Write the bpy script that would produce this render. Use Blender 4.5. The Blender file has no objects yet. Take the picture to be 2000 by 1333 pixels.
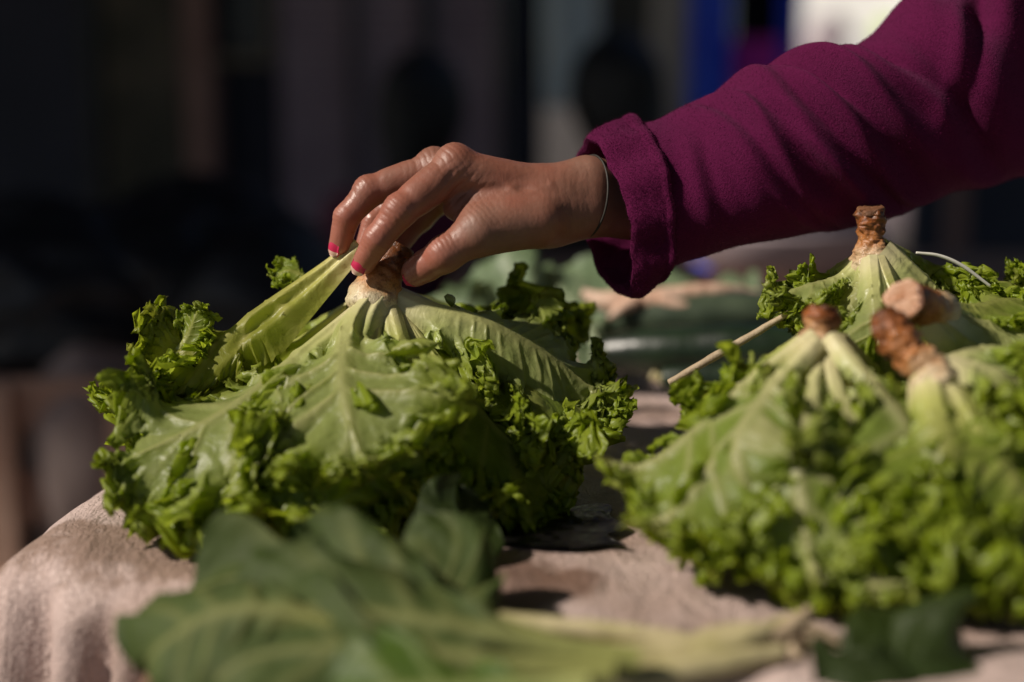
import bpy, math, random
import numpy as np
from mathutils import Vector, Matrix

rng = np.random.default_rng(7)
random.seed(7)
scene = bpy.context.scene
COL = scene.collection

# ------------------------------------------------------------------ camera
CAM_D, CAM_H, PITCH, LENS = 0.86, 0.246, math.radians(10.2), 50.0
cam_data = bpy.data.cameras.new('camera')
cam = bpy.data.objects.new('camera', cam_data)
COL.objects.link(cam)
cam.location = (0, -CAM_D, CAM_H)
cam.rotation_euler = (math.pi / 2 - PITCH, 0, 0)
cam_data.lens = LENS
cam_data.sensor_width = 36
cam_data.clip_start = 0.02
cam_data.clip_end = 200
cam_data.dof.use_dof = True
cam_data.dof.focus_distance = 0.852
cam_data.dof.aperture_fstop = 1.9
scene.camera = cam

# ------------------------------------------------------------------ light
SUN_FROM = Vector((-0.72, -0.26, 0.64)).normalized()
SUN_EL = math.asin(SUN_FROM.z)
world = bpy.data.worlds.new('World')
scene.world = world
world.use_nodes = True
wn = world.node_tree
sky = wn.nodes.new('ShaderNodeTexSky')
sky.sky_type = 'NISHITA'
sky.sun_disc = False
sky.sun_elevation = SUN_EL
sky.sun_rotation = math.atan2(SUN_FROM.x, SUN_FROM.y)
wn.links.new(sky.outputs[0], wn.nodes['Background'].inputs[0])
wn.nodes['Background'].inputs[1].default_value = 0.05
sun_data = bpy.data.lights.new('sun', 'SUN')
sun_data.energy = 4.8
sun_data.angle = math.radians(2.5)
sun_data.color = (1.0, 0.90, 0.78)
sun = bpy.data.objects.new('sun', sun_data)
COL.objects.link(sun)
sun.rotation_euler = SUN_FROM.to_track_quat('Z', 'Y').to_euler()
sun.location = (-3, -2, 4)
scene.view_settings.view_transform = 'Standard'
scene.view_settings.look = 'None'
scene.view_settings.exposure = -0.14
scene.view_settings.gamma = 1.0
scene.cycles.max_bounces = 8

# ------------------------------------------------------------------ helpers
FPX = LENS / 36 * 2000
_F = np.array((0, math.cos(PITCH), -math.sin(PITCH)))
_U = np.array((0, math.sin(PITCH), math.cos(PITCH)))
_R = np.array((1.0, 0, 0))
CAMP = np.array((0, -CAM_D, CAM_H))


def P(px, py, d):
    """point seen at a place in the photograph, d metres (along the ground) from the lens"""
    v = _R * (px - 1000) / FPX + _U * (666.5 - py) / FPX + _F
    return CAMP + v * (d / v[1])


def PS(lst):
    return np.array([P(*q) for q in lst])


def sstep(a, b, x):
    t = np.clip((x - a) / (b - a), 0, 1)
    return t * t * (3 - 2 * t)


def norm(v):
    return v / np.maximum(np.linalg.norm(v, axis=-1, keepdims=True), 1e-9)


def catmull(pts, n):
    """arc-length uniform curve through the points"""
    p = np.asarray(pts, float)
    p = np.vstack([2 * p[0] - p[1], p, 2 * p[-1] - p[-2]])
    out = []
    for i in range(1, len(p) - 2):
        t = np.linspace(0, 1, 40, endpoint=False)[:, None]
        a, b, c, d = p[i - 1], p[i], p[i + 1], p[i + 2]
        out.append(.5 * (2 * b + (c - a) * t + (2 * a - 5 * b + 4 * c - d) * t ** 2 + (3 * b - a - 3 * c + d) * t ** 3))
    out.append(p[-2][None])
    q = np.vstack(out)
    l = np.concatenate([[0], np.cumsum(np.linalg.norm(np.diff(q[:, :3], axis=0), axis=1))])
    x = np.linspace(0, l[-1], n)
    return np.stack([np.interp(x, l, q[:, k]) for k in range(q.shape[1])], 1), l[-1]


def noise1(x, r, amp=1.0):
    """smooth 1-D noise of x (about one wiggle per unit)"""
    ph = r.uniform(0, 6.28, 5)
    fr = r.uniform(.5, 1.6, 5) * 2.2
    s = 0
    for a, b in zip(ph, fr):
        s = s + np.sin(x * b + a)
    return s * amp / 2.6


def noise3(p, r, freq, oct=3):
    """cheap smooth 3-D noise made of warped sines, p (...,3)"""
    s = 0
    a = 1.0
    for o in range(oct):
        for _ in range(4):
            d = r.normal(size=3)
            d = d / np.linalg.norm(d)
            s = s + a * np.sin((p @ d) * freq * 6.28 * r.uniform(.7, 1.3) + r.uniform(0, 6.28) + .6 * s)
        freq *= 2.03
        a *= .5
    return s / 4.5


def new_mesh(name, verts, faces, smooth=True, attrs=None):
    v = np.ascontiguousarray(verts, dtype=np.float32)
    f = np.asarray(faces, dtype=np.int32)
    me = bpy.data.meshes.new(name)
    me.vertices.add(len(v))
    me.vertices.foreach_set('co', v.ravel())
    k = f.shape[1]
    me.loops.add(f.size)
    me.loops.foreach_set('vertex_index', f.ravel())
    me.polygons.add(len(f))
    me.polygons.foreach_set('loop_start', np.arange(0, f.size, k, dtype=np.int32))
    me.update(calc_edges=True)
    if smooth:
        me.polygons.foreach_set('use_smooth', np.ones(len(f), dtype=bool))
    if attrs:
        for an, data in attrs.items():
            a = me.color_attributes.new(an, 'FLOAT_COLOR', 'POINT')
            a.data.foreach_set('color', np.ascontiguousarray(data, dtype=np.float32).ravel())
    me.validate()
    return me


def link(name, me, m=None, parent=None):
    o = bpy.data.objects.new(name, me)
    COL.objects.link(o)
    if m is not None and me is not None and len(me.materials) == 0:
        for q in (m if isinstance(m, (list, tuple)) else [m]):
            me.materials.append(q)
    if parent is not None:
        o.parent = parent
        o.matrix_parent_inverse = Matrix.Translation(parent.location).inverted() if parent.parent is None else Matrix.Identity(4)
        if parent.parent is not None:
            o.matrix_parent_inverse = Matrix.Translation(parent.location).inverted()
    return o


def tag(o, label=None, cat=None, group=None, kind=None):
    for k, v in (('label', label), ('category', cat), ('group', group), ('kind', kind)):
        if v:
            o[k] = v
    return o


def thing(name, loc, label, cat, group=None):
    o = bpy.data.objects.new(name, None)
    o.empty_display_size = .02
    COL.objects.link(o)
    o.location = tuple(float(x) for x in loc)
    return tag(o, label, cat, group)


def grid_faces(nu, nv, wrap_v=False):
    i = np.arange(nu - 1)[:, None]
    j = np.arange(nv if wrap_v else nv - 1)[None, :]
    j2 = (j + 1) % nv
    return np.stack([i * nv + j, i * nv + j2, (i + 1) * nv + j2, (i + 1) * nv + j], -1).reshape(-1, 4)


def box(name, c, s, m, parent=None, rot=0.0, bev=0.004, jitter=0):
    """bevelled box, centre c, full size s"""
    import bmesh
    bm = bmesh.new()
    bmesh.ops.create_cube(bm, size=1)
    bmesh.ops.scale(bm, vec=s, verts=bm.verts)
    if bev:
        bmesh.ops.bevel(bm, geom=bm.edges[:], offset=min(bev, min(s) * .4), segments=2, affect='EDGES', profile=.5)
    if jitter:
        for v in bm.verts:
            v.co += Vector(rng.normal(size=3) * jitter)
    bmesh.ops.rotate(bm, matrix=Matrix.Rotation(rot, 3, 'Z'), verts=bm.verts)
    bmesh.ops.translate(bm, vec=tuple(float(x) for x in c), verts=bm.verts)
    me = bpy.data.meshes.new(name)
    bm.to_mesh(me)
    bm.free()
    return link(name, me, m, parent)


def tube_mesh(name, pts, radii, n=24, m=60, rough=0, freq=40, seed=0, caps=True, attr=None, flat=1.0, scars=0):
    r = np.random.default_rng(seed + 11)
    q = np.hstack([np.asarray(pts, float), np.asarray(radii, float)[:, None]])
    c, L = catmull(q, m)
    rad = c[:, 3]
    c = c[:, :3]
    T = norm(np.gradient(c, axis=0))
    h = np.array((.13, -.9, .41))
    A = norm(np.cross(T, h))
    B = np.cross(T, A)
    a = np.linspace(0, 2 * math.pi, n, endpoint=False)
    u = np.linspace(0, 1, m)
    ring = A[:, None] * np.cos(a)[None, :, None] + B[:, None] * np.sin(a)[None, :, None]
    v = c[:, None] + ring * rad[:, None, None]
    if rough:
        v = v + ring * (rough * noise3(v, r, freq))[..., None]
    if scars:   # leaf scars: ragged rings round the stem
        ph = u[:, None] * scars + .22 * np.sin(2 * a + 1.0)[None, :] + .15 * np.sin(5 * a)[None, :]
        v = v + ring * ((rad[:, None] * .11) * ((ph % 1.0) - .5) * (1 - u[:, None] ** 3))[..., None]
    if caps:   # rounded ends: pull a few extra rings in
        def cap(k, s):
            rr = []
            for f, g in ((.93, .25), (.7, .5), (.38, .62), (.02, .66)):
                rr.append(c[k] + (v[k] - c[k]) * f + s * T[k] * rad[k] * g * .6 * (flat if k == 0 else 1.0))
            return rr
        v = np.concatenate([np.array(cap(0, -1))[::-1], v, np.array(cap(-1, 1))])
        u = np.concatenate([[0] * 4, u, [1] * 4])
    nn = v.shape[0]
    data = np.zeros((nn, n, 4))
    data[..., 0] = u[:, None]
    data[..., 3] = 1
    return new_mesh(name, v.reshape(-1, 3), grid_faces(nn, n, True)[:, ::-1], True, {'leafdata': data.reshape(-1, 4)})


# ---- implicit surfaces
def sd_cone(p, a, b, r1, r2):
    a = np.asarray(a); b = np.asarray(b)
    ab = b - a
    t = np.clip(((p - a) @ ab) / max(ab @ ab, 1e-12), 0, 1)
    return np.linalg.norm(p - a - t[..., None] * ab, axis=-1) - (r1 + (r2 - r1) * t)


def sd_ell(p, c, r):
    q = (p - np.asarray(c)) / np.asarray(r)
    k = np.linalg.norm(q, axis=-1)
    return (k - 1) * min(r)


def smin(a, b, k):
    h = np.maximum(k - np.abs(a - b), 0) / k
    return np.minimum(a, b) - h * h * k * .25


def smax(a, b, k):
    return -smin(-a, -b, k)


def surface_nets(F, org, h):
    S = F < 0
    nx, ny, nz = F.shape
    cs = np.zeros((nx - 1, ny - 1, nz - 1), np.int8)
    for i in (0, 1):
        for j in (0, 1):
            for k in (0, 1):
                cs += S[i:nx - 1 + i, j:ny - 1 + j, k:nz - 1 + k]
    act = (cs > 0) & (cs < 8)
    ids = -np.ones(act.shape, np.int64)
    I, J, K = np.nonzero(act)
    ids[I, J, K] = np.arange(len(I))
    acc = np.zeros((len(I), 3)); cnt = np.zeros(len(I))
    corners = [(i, j, k) for i in (0, 1) for j in (0, 1) for k in (0, 1)]
    for c0 in corners:
        for ax in range(3):
            if c0[ax]:
                continue
            c1 = list(c0); c1[ax] = 1
            f0 = F[I + c0[0], J + c0[1], K + c0[2]]
            f1 = F[I + c1[0], J + c1[1], K + c1[2]]
            cr = (f0 < 0) != (f1 < 0)
            t = np.where(cr, f0 / np.where(cr, f0 - f1, 1), 0)
            p = np.tile(np.array(c0, float), (len(I), 1)); p[:, ax] += t
            acc += p * cr[:, None]; cnt += cr
    V = (np.stack([I, J, K], 1) + acc / cnt[:, None]) * h + org
    Q = []
    for ax in range(3):
        a1, a2 = (ax + 1) % 3, (ax + 2) % 3
        sl0 = [slice(None)] * 3; sl1 = [slice(None)] * 3
        sl0[ax] = slice(0, -1); sl1[ax] = slice(1, None)
        s0, s1 = S[tuple(sl0)], S[tuple(sl1)]
        E = np.argwhere(s0 != s1)
        E = E[(E[:, a1] > 0) & (E[:, a2] > 0) & (E[:, a1] < F.shape[a1] - 1) & (E[:, a2] < F.shape[a2] - 1)]
        flip = s0[tuple(E.T)]
        def cid(d1, d2):
            e = E.copy(); e[:, a1] -= d1; e[:, a2] -= d2
            return ids[tuple(e.T)]
        q = np.stack([cid(0, 0), cid(1, 0), cid(1, 1), cid(0, 1)], 1)
        q[~flip] = q[~flip][:, ::-1]
        Q.append(q)
    return V, np.concatenate(Q)[:, ::-1] if False else np.concatenate(Q)


def implicit(fn, lo, hi, h):
    lo = np.asarray(lo, float); hi = np.asarray(hi, float)
    n = np.ceil((hi - lo) / h).astype(int) + 1
    ax = [lo[i] + h * np.arange(n[i]) for i in range(3)]
    p = np.stack(np.meshgrid(*ax, indexing='ij'), -1)
    return surface_nets(fn(p), lo, h)


# ------------------------------------------------------------------ materials
class NT:
    def __init__(self, name):
        self.m = bpy.data.materials.new(name)
        self.m.use_nodes = True
        self.t = self.m.node_tree
        self.b = self.t.nodes['Principled BSDF']
        self.out = self.t.nodes['Material Output']

    def n(self, typ, **kw):
        x = self.t.nodes.new(typ)
        for k, v in kw.items():
            setattr(x, k, v)
        return x

    def l(self, a, b):
        self.t.links.new(a, b)

    def mix(self, fac, a, b, mode='MIX'):
        x = self.n('ShaderNodeMix', data_type='RGBA', blend_type=mode)
        self._in(x.inputs[0], fac); self._in(x.inputs[6], a); self._in(x.inputs[7], b)
        return x.outputs[2]

    def _in(self, sock, v):
        if hasattr(v, 'links') or isinstance(v, bpy.types.NodeSocket):
            self.l(v, sock)
        elif isinstance(v, (tuple, list)) and len(v) == 3 and sock.type == 'RGBA':
            sock.default_value = (*v, 1)
        else:
            sock.default_value = v

    def math(self, op, a, b=0.0, c=None):
        x = self.n('ShaderNodeMath', operation=op)
        self._in(x.inputs[0], a); self._in(x.inputs[1], b)
        if c is not None:
            self._in(x.inputs[2], c)
        return x.outputs[0]

    def ramp(self, fac, stops):
        x = self.n('ShaderNodeValToRGB')
        e = x.color_ramp.elements
        while len(e) < len(stops):
            e.new(.5)
        for k, (p, c) in enumerate(stops):
            e[k].position = p
            e[k].color = (*c, 1) if isinstance(c, tuple) else (c, c, c, 1)
        self._in(x.inputs[0], fac)
        return x.outputs[0]

    def pos(self):
        return self.n('ShaderNodeNewGeometry').outputs['Position']

    def noise(self, scale, detail=3, rough=.55, vec=None, dist=0):
        x = self.n('ShaderNodeTexNoise')
        x.inputs['Scale'].default_value = scale
        x.inputs['Detail'].default_value = detail
        x.inputs['Roughness'].default_value = rough
        x.inputs['Distortion'].default_value = dist
        self.l(vec if vec is not None else self.pos(), x.inputs['Vector'])
        return x.outputs[0]

    def voro(self, scale, feature='F1', vec=None):
        x = self.n('ShaderNodeTexVoronoi', feature=feature)
        x.inputs['Scale'].default_value = scale
        self.l(vec if vec is not None else self.pos(), x.inputs['Vector'])
        return x.outputs[0]

    def bump(self, h, strength, dist, prev=None):
        x = self.n('ShaderNodeBump')
        x.inputs['Strength'].default_value = strength
        x.inputs['Distance'].default_value = dist
        self.l(h, x.inputs['Height'])
        if prev is not None:
            self.l(prev, x.inputs['Normal'])
        return x.outputs[0]

    def set(self, **kw):
        for k, v in kw.items():
            self._in(self.b.inputs[k.replace('_', ' ')], v)


def simple(name, c1, c2, scale=8, rough=.7, bump=.3, bdist=.004, detail=4, **kw):
    t = NT(name)
    nz = t.noise(scale, detail)
    t.set(Base_Color=t.mix(t.ramp(nz, [(.3, 0.0), (.7, 1.0)]), c1, c2), Roughness=rough)
    t.l(t.bump(t.noise(scale * 6, 4), bump, bdist), t.b.inputs['Normal'])
    t.set(**kw)
    return t.m


def leaf_material(name, blade, edge, rib, base, base_at=.20, transl=.55, rough=.36, dirt=0.0, vary=.5, bumpd=.0026, gloss=.5, tcol=(.55, .66, .04)):
    t = NT(name)
    at = t.n('ShaderNodeAttribute', attribute_name='leafdata')
    sp = t.n('ShaderNodeSeparateColor')
    t.l(at.outputs['Color'], sp.inputs[0])
    e, r, u = sp.outputs[0], sp.outputs[1], sp.outputs[2]
    n1 = t.noise(26, 4)
    n2 = t.noise(140, 4)
    c = t.mix(t.ramp(t.math('ADD', e, t.math('MULTIPLY', t.math('SUBTRACT', n1, .5), .7)), [(.42, 0.0), (.88, 1.0)]), blade, edge)
    c = t.mix(t.math('MULTIPLY', t.ramp(n1, [(.35, 0.0), (.7, 1.0)]), vary), c, tuple(x * .62 for x in blade))
    c = t.mix(t.math('MULTIPLY', t.ramp(n2, [(.4, 0.0), (.75, 1.0)]), .35), c, tuple(min(1, x * 1.5) for x in blade))
    # random lightness per leaf
    oi = t.n('ShaderNodeObjectInfo')
    c = t.mix(t.math('MULTIPLY', oi.outputs['Random'], .3), c, tuple(x * .75 for x in edge))
    c = t.mix(t.math('MULTIPLY', r, .85), c, rib)
    c = t.mix(t.ramp(u, [(0.06, 1.0), (base_at, 0.0)]), c, base)
    if dirt:
        d = t.math('MULTIPLY', t.ramp(t.noise(95, 5, .7), [(.62, 0.0), (.68, 1.0)]), t.ramp(t.noise(12, 2), [(.42, 0.0), (.6, dirt)]))
        c = t.mix(d, c, (.035, .02, .006))
    rg = t.math('ADD', rough - .12, t.math('MULTIPLY', t.noise(60, 3), .3))
    t.set(Base_Color=c, Roughness=rg)
    t.b.inputs['Specular IOR Level'].default_value = gloss
    h1 = t.bump(t.noise(75, 4, .6, dist=.6), .5, bumpd)
    h2 = t.bump(t.voro(210, 'SMOOTH_F1'), .35, bumpd * .5, h1)
    t.l(h2, t.b.inputs['Normal'])
    tr = t.n('ShaderNodeBsdfTranslucent')
    t._in(tr.inputs[0], t.mix(.65, c, tcol))
    t.l(h1, tr.inputs['Normal'])
    ms = t.n('ShaderNodeMixShader')
    t._in(ms.inputs[0], t.math('MULTIPLY', t.ramp(u, [(.1, .15), (.45, 1.0)]), transl))
    t.l(t.b.outputs[0], ms.inputs[1])
    t.l(tr.outputs[0], ms.inputs[2])
    t.l(ms.outputs[0], t.out.inputs[0])
    return t.m


M = {}
M['lettuce'] = leaf_material('lettuce_leaf', (.27, .355, .06), (.33, .42, .013), (.52, .52, .16), (.60, .55, .28), vary=.35)
M['lettuce_dirty'] = leaf_material('lettuce_leaf_specked', (.38, .40, .07), (.31, .35, .010), (.56, .53, .16), (.62, .56, .26), dirt=1.0, vary=.3)
M['lettuce_pale'] = leaf_material('lettuce_leaf_pale', (.40, .46, .17), (.34, .42, .02), (.60, .59, .25), (.62, .57, .32), vary=.3)
M['lettuce_ribbed'] = leaf_material('lettuce_leaf_ribbed', (.27, .355, .075), (.33, .415, .015), (.68, .64, .33), (.66, .60, .34), vary=.35)
M['broad'] = leaf_material('broad_leaf', (.065, .092, .026), (.048, .074, .016), (.23, .24, .085), (.28, .29, .09), base_at=.3, transl=.12, rough=.6, vary=.6, gloss=.18, tcol=(.1, .2, .02))
M['broad_bright'] = leaf_material('broad_leaf_bright', (.06, .11, .010), (.055, .10, .008), (.26, .30, .10), (.38, .40, .14), base_at=.3, transl=.15, rough=.5, vary=.5, gloss=.35, tcol=(.1, .2, .02))
M['cabbage'] = leaf_material('cabbage_leaf', (.15, .21, .12), (.12, .18, .09), (.36, .42, .26), (.4, .45, .3), transl=.1, rough=.45, vary=.4, gloss=.4)


def stem_material(name, top, mid, base, k=(.25, .5, .85)):
    t = NT(name)
    at = t.n('ShaderNodeAttribute', attribute_name='leafdata')
    sp = t.n('ShaderNodeSeparateColor')
    t.l(at.outputs['Color'], sp.inputs[0])
    u = t.math('ADD', sp.outputs[0], t.math('MULTIPLY', t.math('SUBTRACT', t.noise(110, 4), .5), .55))
    c = t.ramp(u, [(0.0, tuple(x * .5 for x in top)), (k[0], top), (k[1], mid), (k[2], base)])
    c = t.mix(t.ramp(t.noise(240, 5, .7), [(.52, 0.0), (.7, .8)]), c, (.10, .035, .012))
    c = t.mix(t.math('MULTIPLY', t.ramp(t.noise(85, 6, .75, dist=1.5), [(.50, 0.0), (.60, 1.0)]), t.math('SUBTRACT', .9, sp.outputs[0])), c, (.05, .018, .008))
    t.set(Base_Color=c, Roughness=t.ramp(t.noise(120, 3), [(.42, .22), (.62, .6)]))
    t.l(t.bump(t.noise(170, 5, .65), .8, .002), t.b.inputs['Normal'])
    return t.m


M['stem'] = stem_material('lettuce_stem', (.32, .10, .028), (.54, .30, .14), (.66, .59, .40))
M['stem_brown'] = stem_material('lettuce_stem_brown', (.30, .095, .026), (.42, .17, .055), (.64, .52, .33), (.22, .55, .95))
M['stem_held'] = stem_material('lettuce_stem_held', (.32, .10, .025), (.52, .24, .08), (.66, .57, .37), (.42, .66, .95))
M['cut_brown'] = simple('brown_cut_face', (.14, .055, .022), (.30, .14, .07), 160, .5, .8, .0015)
M['cut'] = simple('cut_stem_face', (.52, .24, .12), (.66, .42, .28), 130, .4, .5, .001)

# skin
t = NT('skin')
nz = t.noise(60, 4)
c = t.mix(t.ramp(nz, [(.3, 0.0), (.7, 1.0)]), (.20, .096, .064), (.27, .134, .094))
c = t.mix(t.math('MULTIPLY', t.ramp(t.noise(18, 3), [(.4, 0.0), (.65, 1.0)]), .6), c, (.30, .09, .055))
at = t.n('ShaderNodeAttribute', attribute_name='leafdata')
sp = t.n('ShaderNodeSeparateColor'); t.l(at.outputs['Color'], sp.inputs[0])
c = t.mix(t.math('MULTIPLY', sp.outputs[0], .55), c, (.44, .15, .105))
wet = t.ramp(t.noise(70, 4), [(.40, .27), (.62, .48)])
rg = t.mix(sp.outputs[0], (.52, .52, .52), wet)
t.set(Base_Color=c, Roughness=rg)
t.b.inputs['Subsurface Weight'].default_value = .12
t.b.inputs['Subsurface Radius'].default_value = (.004, .0015, .0008)
t.b.inputs['Subsurface Scale'].default_value = 1.0
h = t.bump(t.voro(900, 'DISTANCE_TO_EDGE'), .2, .0003)
wv = t.n('ShaderNodeTexWave', wave_type='BANDS', bands_direction='X')
wv.inputs['Scale'].default_value = 95; wv.inputs['Distortion'].default_value = 9; wv.inputs['Detail'].default_value = 3
wv.inputs['Detail Scale'].default_value = 2.0
t.l(t.pos(), wv.inputs['Vector'])
h = t.bump(wv.outputs['Fac'], .07, .0004, h)
h = t.bump(t.noise(420, 5, .65), .28, .0006, h)
t.l(h, t.b.inputs['Normal'])
M['skin'] = t.m

# fleece
t = NT('magenta_fleece')
n2 = t.noise(700, 4, .7)
c = t.mix(t.ramp(n2, [(.3, 0.0), (.7, 1.0)]), (.050, .003, .024), (.098, .006, .048))
c = t.mix(t.math('MULTIPLY', t.noise(14, 3), .5), c, (.13, .007, .055))
t.set(Base_Color=c, Roughness=.95)
t.b.inputs['Specular IOR Level'].default_value = .12
t.b.inputs['Sheen Weight'].default_value = .12
t.b.inputs['Sheen Roughness'].default_value = .5
t.b.inputs['Sheen Tint'].default_value = (.9, .25, .6, 1)
h = t.bump(n2, .6, .0013)
h = t.bump(t.noise(1100, 3), .6, .001, h)
t.l(h, t.b.inputs['Normal'])
M['fleece'] = t.m

# woven sack cloth
t = NT('woven_sack')
pos = t.pos()
mp = t.n('ShaderNodeMapping'); mp.inputs['Rotation'].default_value = (0, 0, .35)
t.l(pos, mp.inputs['Vector'])
ck = t.n('ShaderNodeTexBrick'); ck.offset = .5
ck.inputs['Scale'].default_value = 190; ck.inputs['Mortar Size'].default_value = .05; ck.inputs['Mortar Smooth'].default_value = .6
ck.inputs['Brick Width'].default_value = .6; ck.inputs['Row Height'].default_value = .6
ck.inputs['Color1'].default_value = (1, 1, 1, 1); ck.inputs['Color2'].default_value = (.75, .75, .75, 1); ck.inputs['Mortar'].default_value = (0, 0, 0, 1)
t.l(mp.outputs[0], ck.inputs['Vector'])
cr = t.voro(230, 'DISTANCE_TO_EDGE')
crm = t.ramp(cr, [(.0, 0.0), (.12, 1.0)])
c = t.mix(t.ramp(t.noise(9, 4), [(.3, 0.0), (.7, 1.0)]), (.48, .35, .315), (.63, .495, .455))
c = t.mix(t.math('MULTIPLY', t.math('SUBTRACT', 1.0, crm), .12), c, (.25, .16, .13))
st = t.math('MULTIPLY', t.ramp(t.noise(5.5, 5, .6), [(.48, 0.0), (.62, 1.0)]), .65)
c = t.mix(st, c, (.23, .135, .085))
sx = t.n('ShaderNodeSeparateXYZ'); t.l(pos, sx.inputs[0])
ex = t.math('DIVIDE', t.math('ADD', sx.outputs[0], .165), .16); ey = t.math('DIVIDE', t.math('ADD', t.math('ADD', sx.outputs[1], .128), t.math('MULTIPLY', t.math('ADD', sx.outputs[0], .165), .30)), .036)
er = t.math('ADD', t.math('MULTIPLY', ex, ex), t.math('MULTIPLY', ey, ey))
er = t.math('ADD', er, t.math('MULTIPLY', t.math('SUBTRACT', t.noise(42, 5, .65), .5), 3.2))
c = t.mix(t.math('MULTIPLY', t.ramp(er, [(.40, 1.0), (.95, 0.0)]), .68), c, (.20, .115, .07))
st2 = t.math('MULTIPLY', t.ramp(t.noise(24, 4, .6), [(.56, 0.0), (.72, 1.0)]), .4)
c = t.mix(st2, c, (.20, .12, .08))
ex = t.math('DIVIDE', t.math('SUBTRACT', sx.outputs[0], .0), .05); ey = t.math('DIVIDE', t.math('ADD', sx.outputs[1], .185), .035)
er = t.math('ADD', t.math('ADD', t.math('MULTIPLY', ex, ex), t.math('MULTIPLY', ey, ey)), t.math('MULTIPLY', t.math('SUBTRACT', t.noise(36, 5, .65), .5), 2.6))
c = t.mix(t.math('MULTIPLY', t.ramp(er, [(.5, 1.0), (1.0, 0.0)]), .75), c, (.15, .075, .045))  # shadow of the front leaf bunch, painted into the cloth colour
t.set(Base_Color=c, Roughness=.62)
h = t.bump(crm, .55, .0009)
h = t.bump(ck.outputs['Color'], .5, .0008, h)
mp2 = t.n('ShaderNodeMapping'); mp2.inputs['Scale'].default_value = (1, .45, .22); mp2.inputs['Rotation'].default_value = (0, 0, .4)
t.l(pos, mp2.inputs['Vector'])
h = t.bump(t.noise(60, 4, .6, vec=mp2.outputs[0], dist=.8), .7, .006, h)
t.l(h, t.b.inputs['Normal'])
M['sack'] = t.m

M['polish'] = simple('pink_polish', (.48, .018, .07), (.56, .03, .10), 300, .22, .1, .0002)
M['nail'] = simple('bare_nail', (.62, .38, .30), (.70, .47, .38), 300, .3, .1, .0002)
M['band'] = simple('dark_band', (.016, .013, .010), (.03, .024, .018), 200, .6, .2, .0004)
M['fibre'] = simple('white_fibre', (.7, .68, .6), (.8, .78, .7), 200, .4, .2, .0004)
M['twig'] = simple('dry_twig', (.36, .27, .17), (.48, .38, .25), 120, .6, .5, .001)
M['root'] = simple('pale_root', (.60, .36, .25), (.74, .56, .44), 50, .55, .5, .002)
t = NT('cucumber_skin')
c = t.mix(t.ramp(t.noise(22, 3), [(.35, 0.0), (.7, 1.0)]), (.008, .016, .009), (.02, .038, .018))
t.set(Base_Color=c, Roughness=.34)
t.l(t.bump(t.noise(60, 3), .5, .002), t.b.inputs['Normal'])
M['cuke'] = t.m
t = NT('courgette_skin')
c = t.mix(t.ramp(t.noise(34, 4), [(.35, 0.0), (.7, 1.0)]), (.03, .045, .028), (.075, .10, .062))
t.set(Base_Color=c, Roughness=.38)
t.l(t.bump(t.noise(60, 3), .4, .002), t.b.inputs['Normal'])
M['courg'] = t.m
M['wood'] = simple('old_wood', (.17, .085, .05), (.26, .15, .10), 14, .75, .5, .004)
M['ground'] = simple('packed_earth', (.05, .042, .038), (.085, .07, .06), 4, .9, .6, .02)
M['black'] = simple('black_plastic', (.004, .005, .007), (.009, .010, .015), 9, .5, .5, .01)
M['dark_cloth'] = simple('black_cloth', (.008, .007, .009), (.018, .014, .018), 20, .9, .3, .004)
M['burg'] = simple('burgundy_cloth', (.10, .010, .035), (.15, .016, .055), 20, .9, .3, .004)
M['hair'] = simple('black_hair', (.004, .004, .005), (.010, .009, .010), 60, .5, .5, .004)
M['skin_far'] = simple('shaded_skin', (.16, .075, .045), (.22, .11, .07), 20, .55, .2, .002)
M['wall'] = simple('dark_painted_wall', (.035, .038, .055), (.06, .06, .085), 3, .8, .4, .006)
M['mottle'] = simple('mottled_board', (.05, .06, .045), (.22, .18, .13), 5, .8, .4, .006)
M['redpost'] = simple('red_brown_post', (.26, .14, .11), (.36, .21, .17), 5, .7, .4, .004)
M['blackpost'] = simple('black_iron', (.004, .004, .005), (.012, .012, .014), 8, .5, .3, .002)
M['frame'] = simple('tan_frame', (.30, .24, .17), (.38, .31, .22), 8, .6, .3, .002)
M['pane'] = simple('dark_pane', (.012, .014, .02), (.02, .024, .034), 4, .25, .1, .002)
M['slat'] = simple('purple_grey_metal', (.42, .30, .36), (.56, .42, .48), 6, .5, .2, .002)
M['curtain'] = simple('pale_blue_cloth', (.62, .72, .78), (.74, .82, .86), 4, .8, .2, .004)
M['tan'] = simple('tan_wood', (.46, .40, .33), (.56, .49, .41), 6, .7, .3, .004)
M['blue'] = simple('blue_tarp', (.025, .085, .85), (.045, .15, .95), 5, .45, .4, .006)
M['magenta'] = simple('bright_pink_cloth', (.55, .03, .38), (.70, .05, .50), 8, .85, .3, .004)
M['white'] = simple('white_plastic', (.70, .70, .68), (.82, .82, .80), 6, .4, .3, .006)
M['lime'] = simple('lime_plastic', (.42, .60, .12), (.55, .72, .20), 6, .4, .3, .006)
M['pinkwhite'] = simple('pale_pink_plastic', (.36, .29, .32), (.48, .40, .42), 6, .4, .3, .004)
M['roof'] = simple('rusty_shade_sheet', (.05, .03, .022), (.09, .055, .04), 5, .7, .3, .004)

# ------------------------------------------------------------------ setting: ground, table, cloth
GZ = -0.82
gn = 60
gx, gy = np.meshgrid(np.linspace(-40, 40, gn), np.linspace(-20, 80, gn), indexing='ij')
gz = GZ + .01 * np.sin(gx * 1.3) * np.sin(gy * .9)
tag(link('ground', new_mesh('ground', np.stack([gx, gy, gz], -1).reshape(-1, 3), grid_faces(gn, gn)), M['ground']), kind='structure')

POLY = np.array([(-.288, -.125), (.15, -.335), (.85, -.43), (.85, .62), (-.17, .62)])


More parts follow.
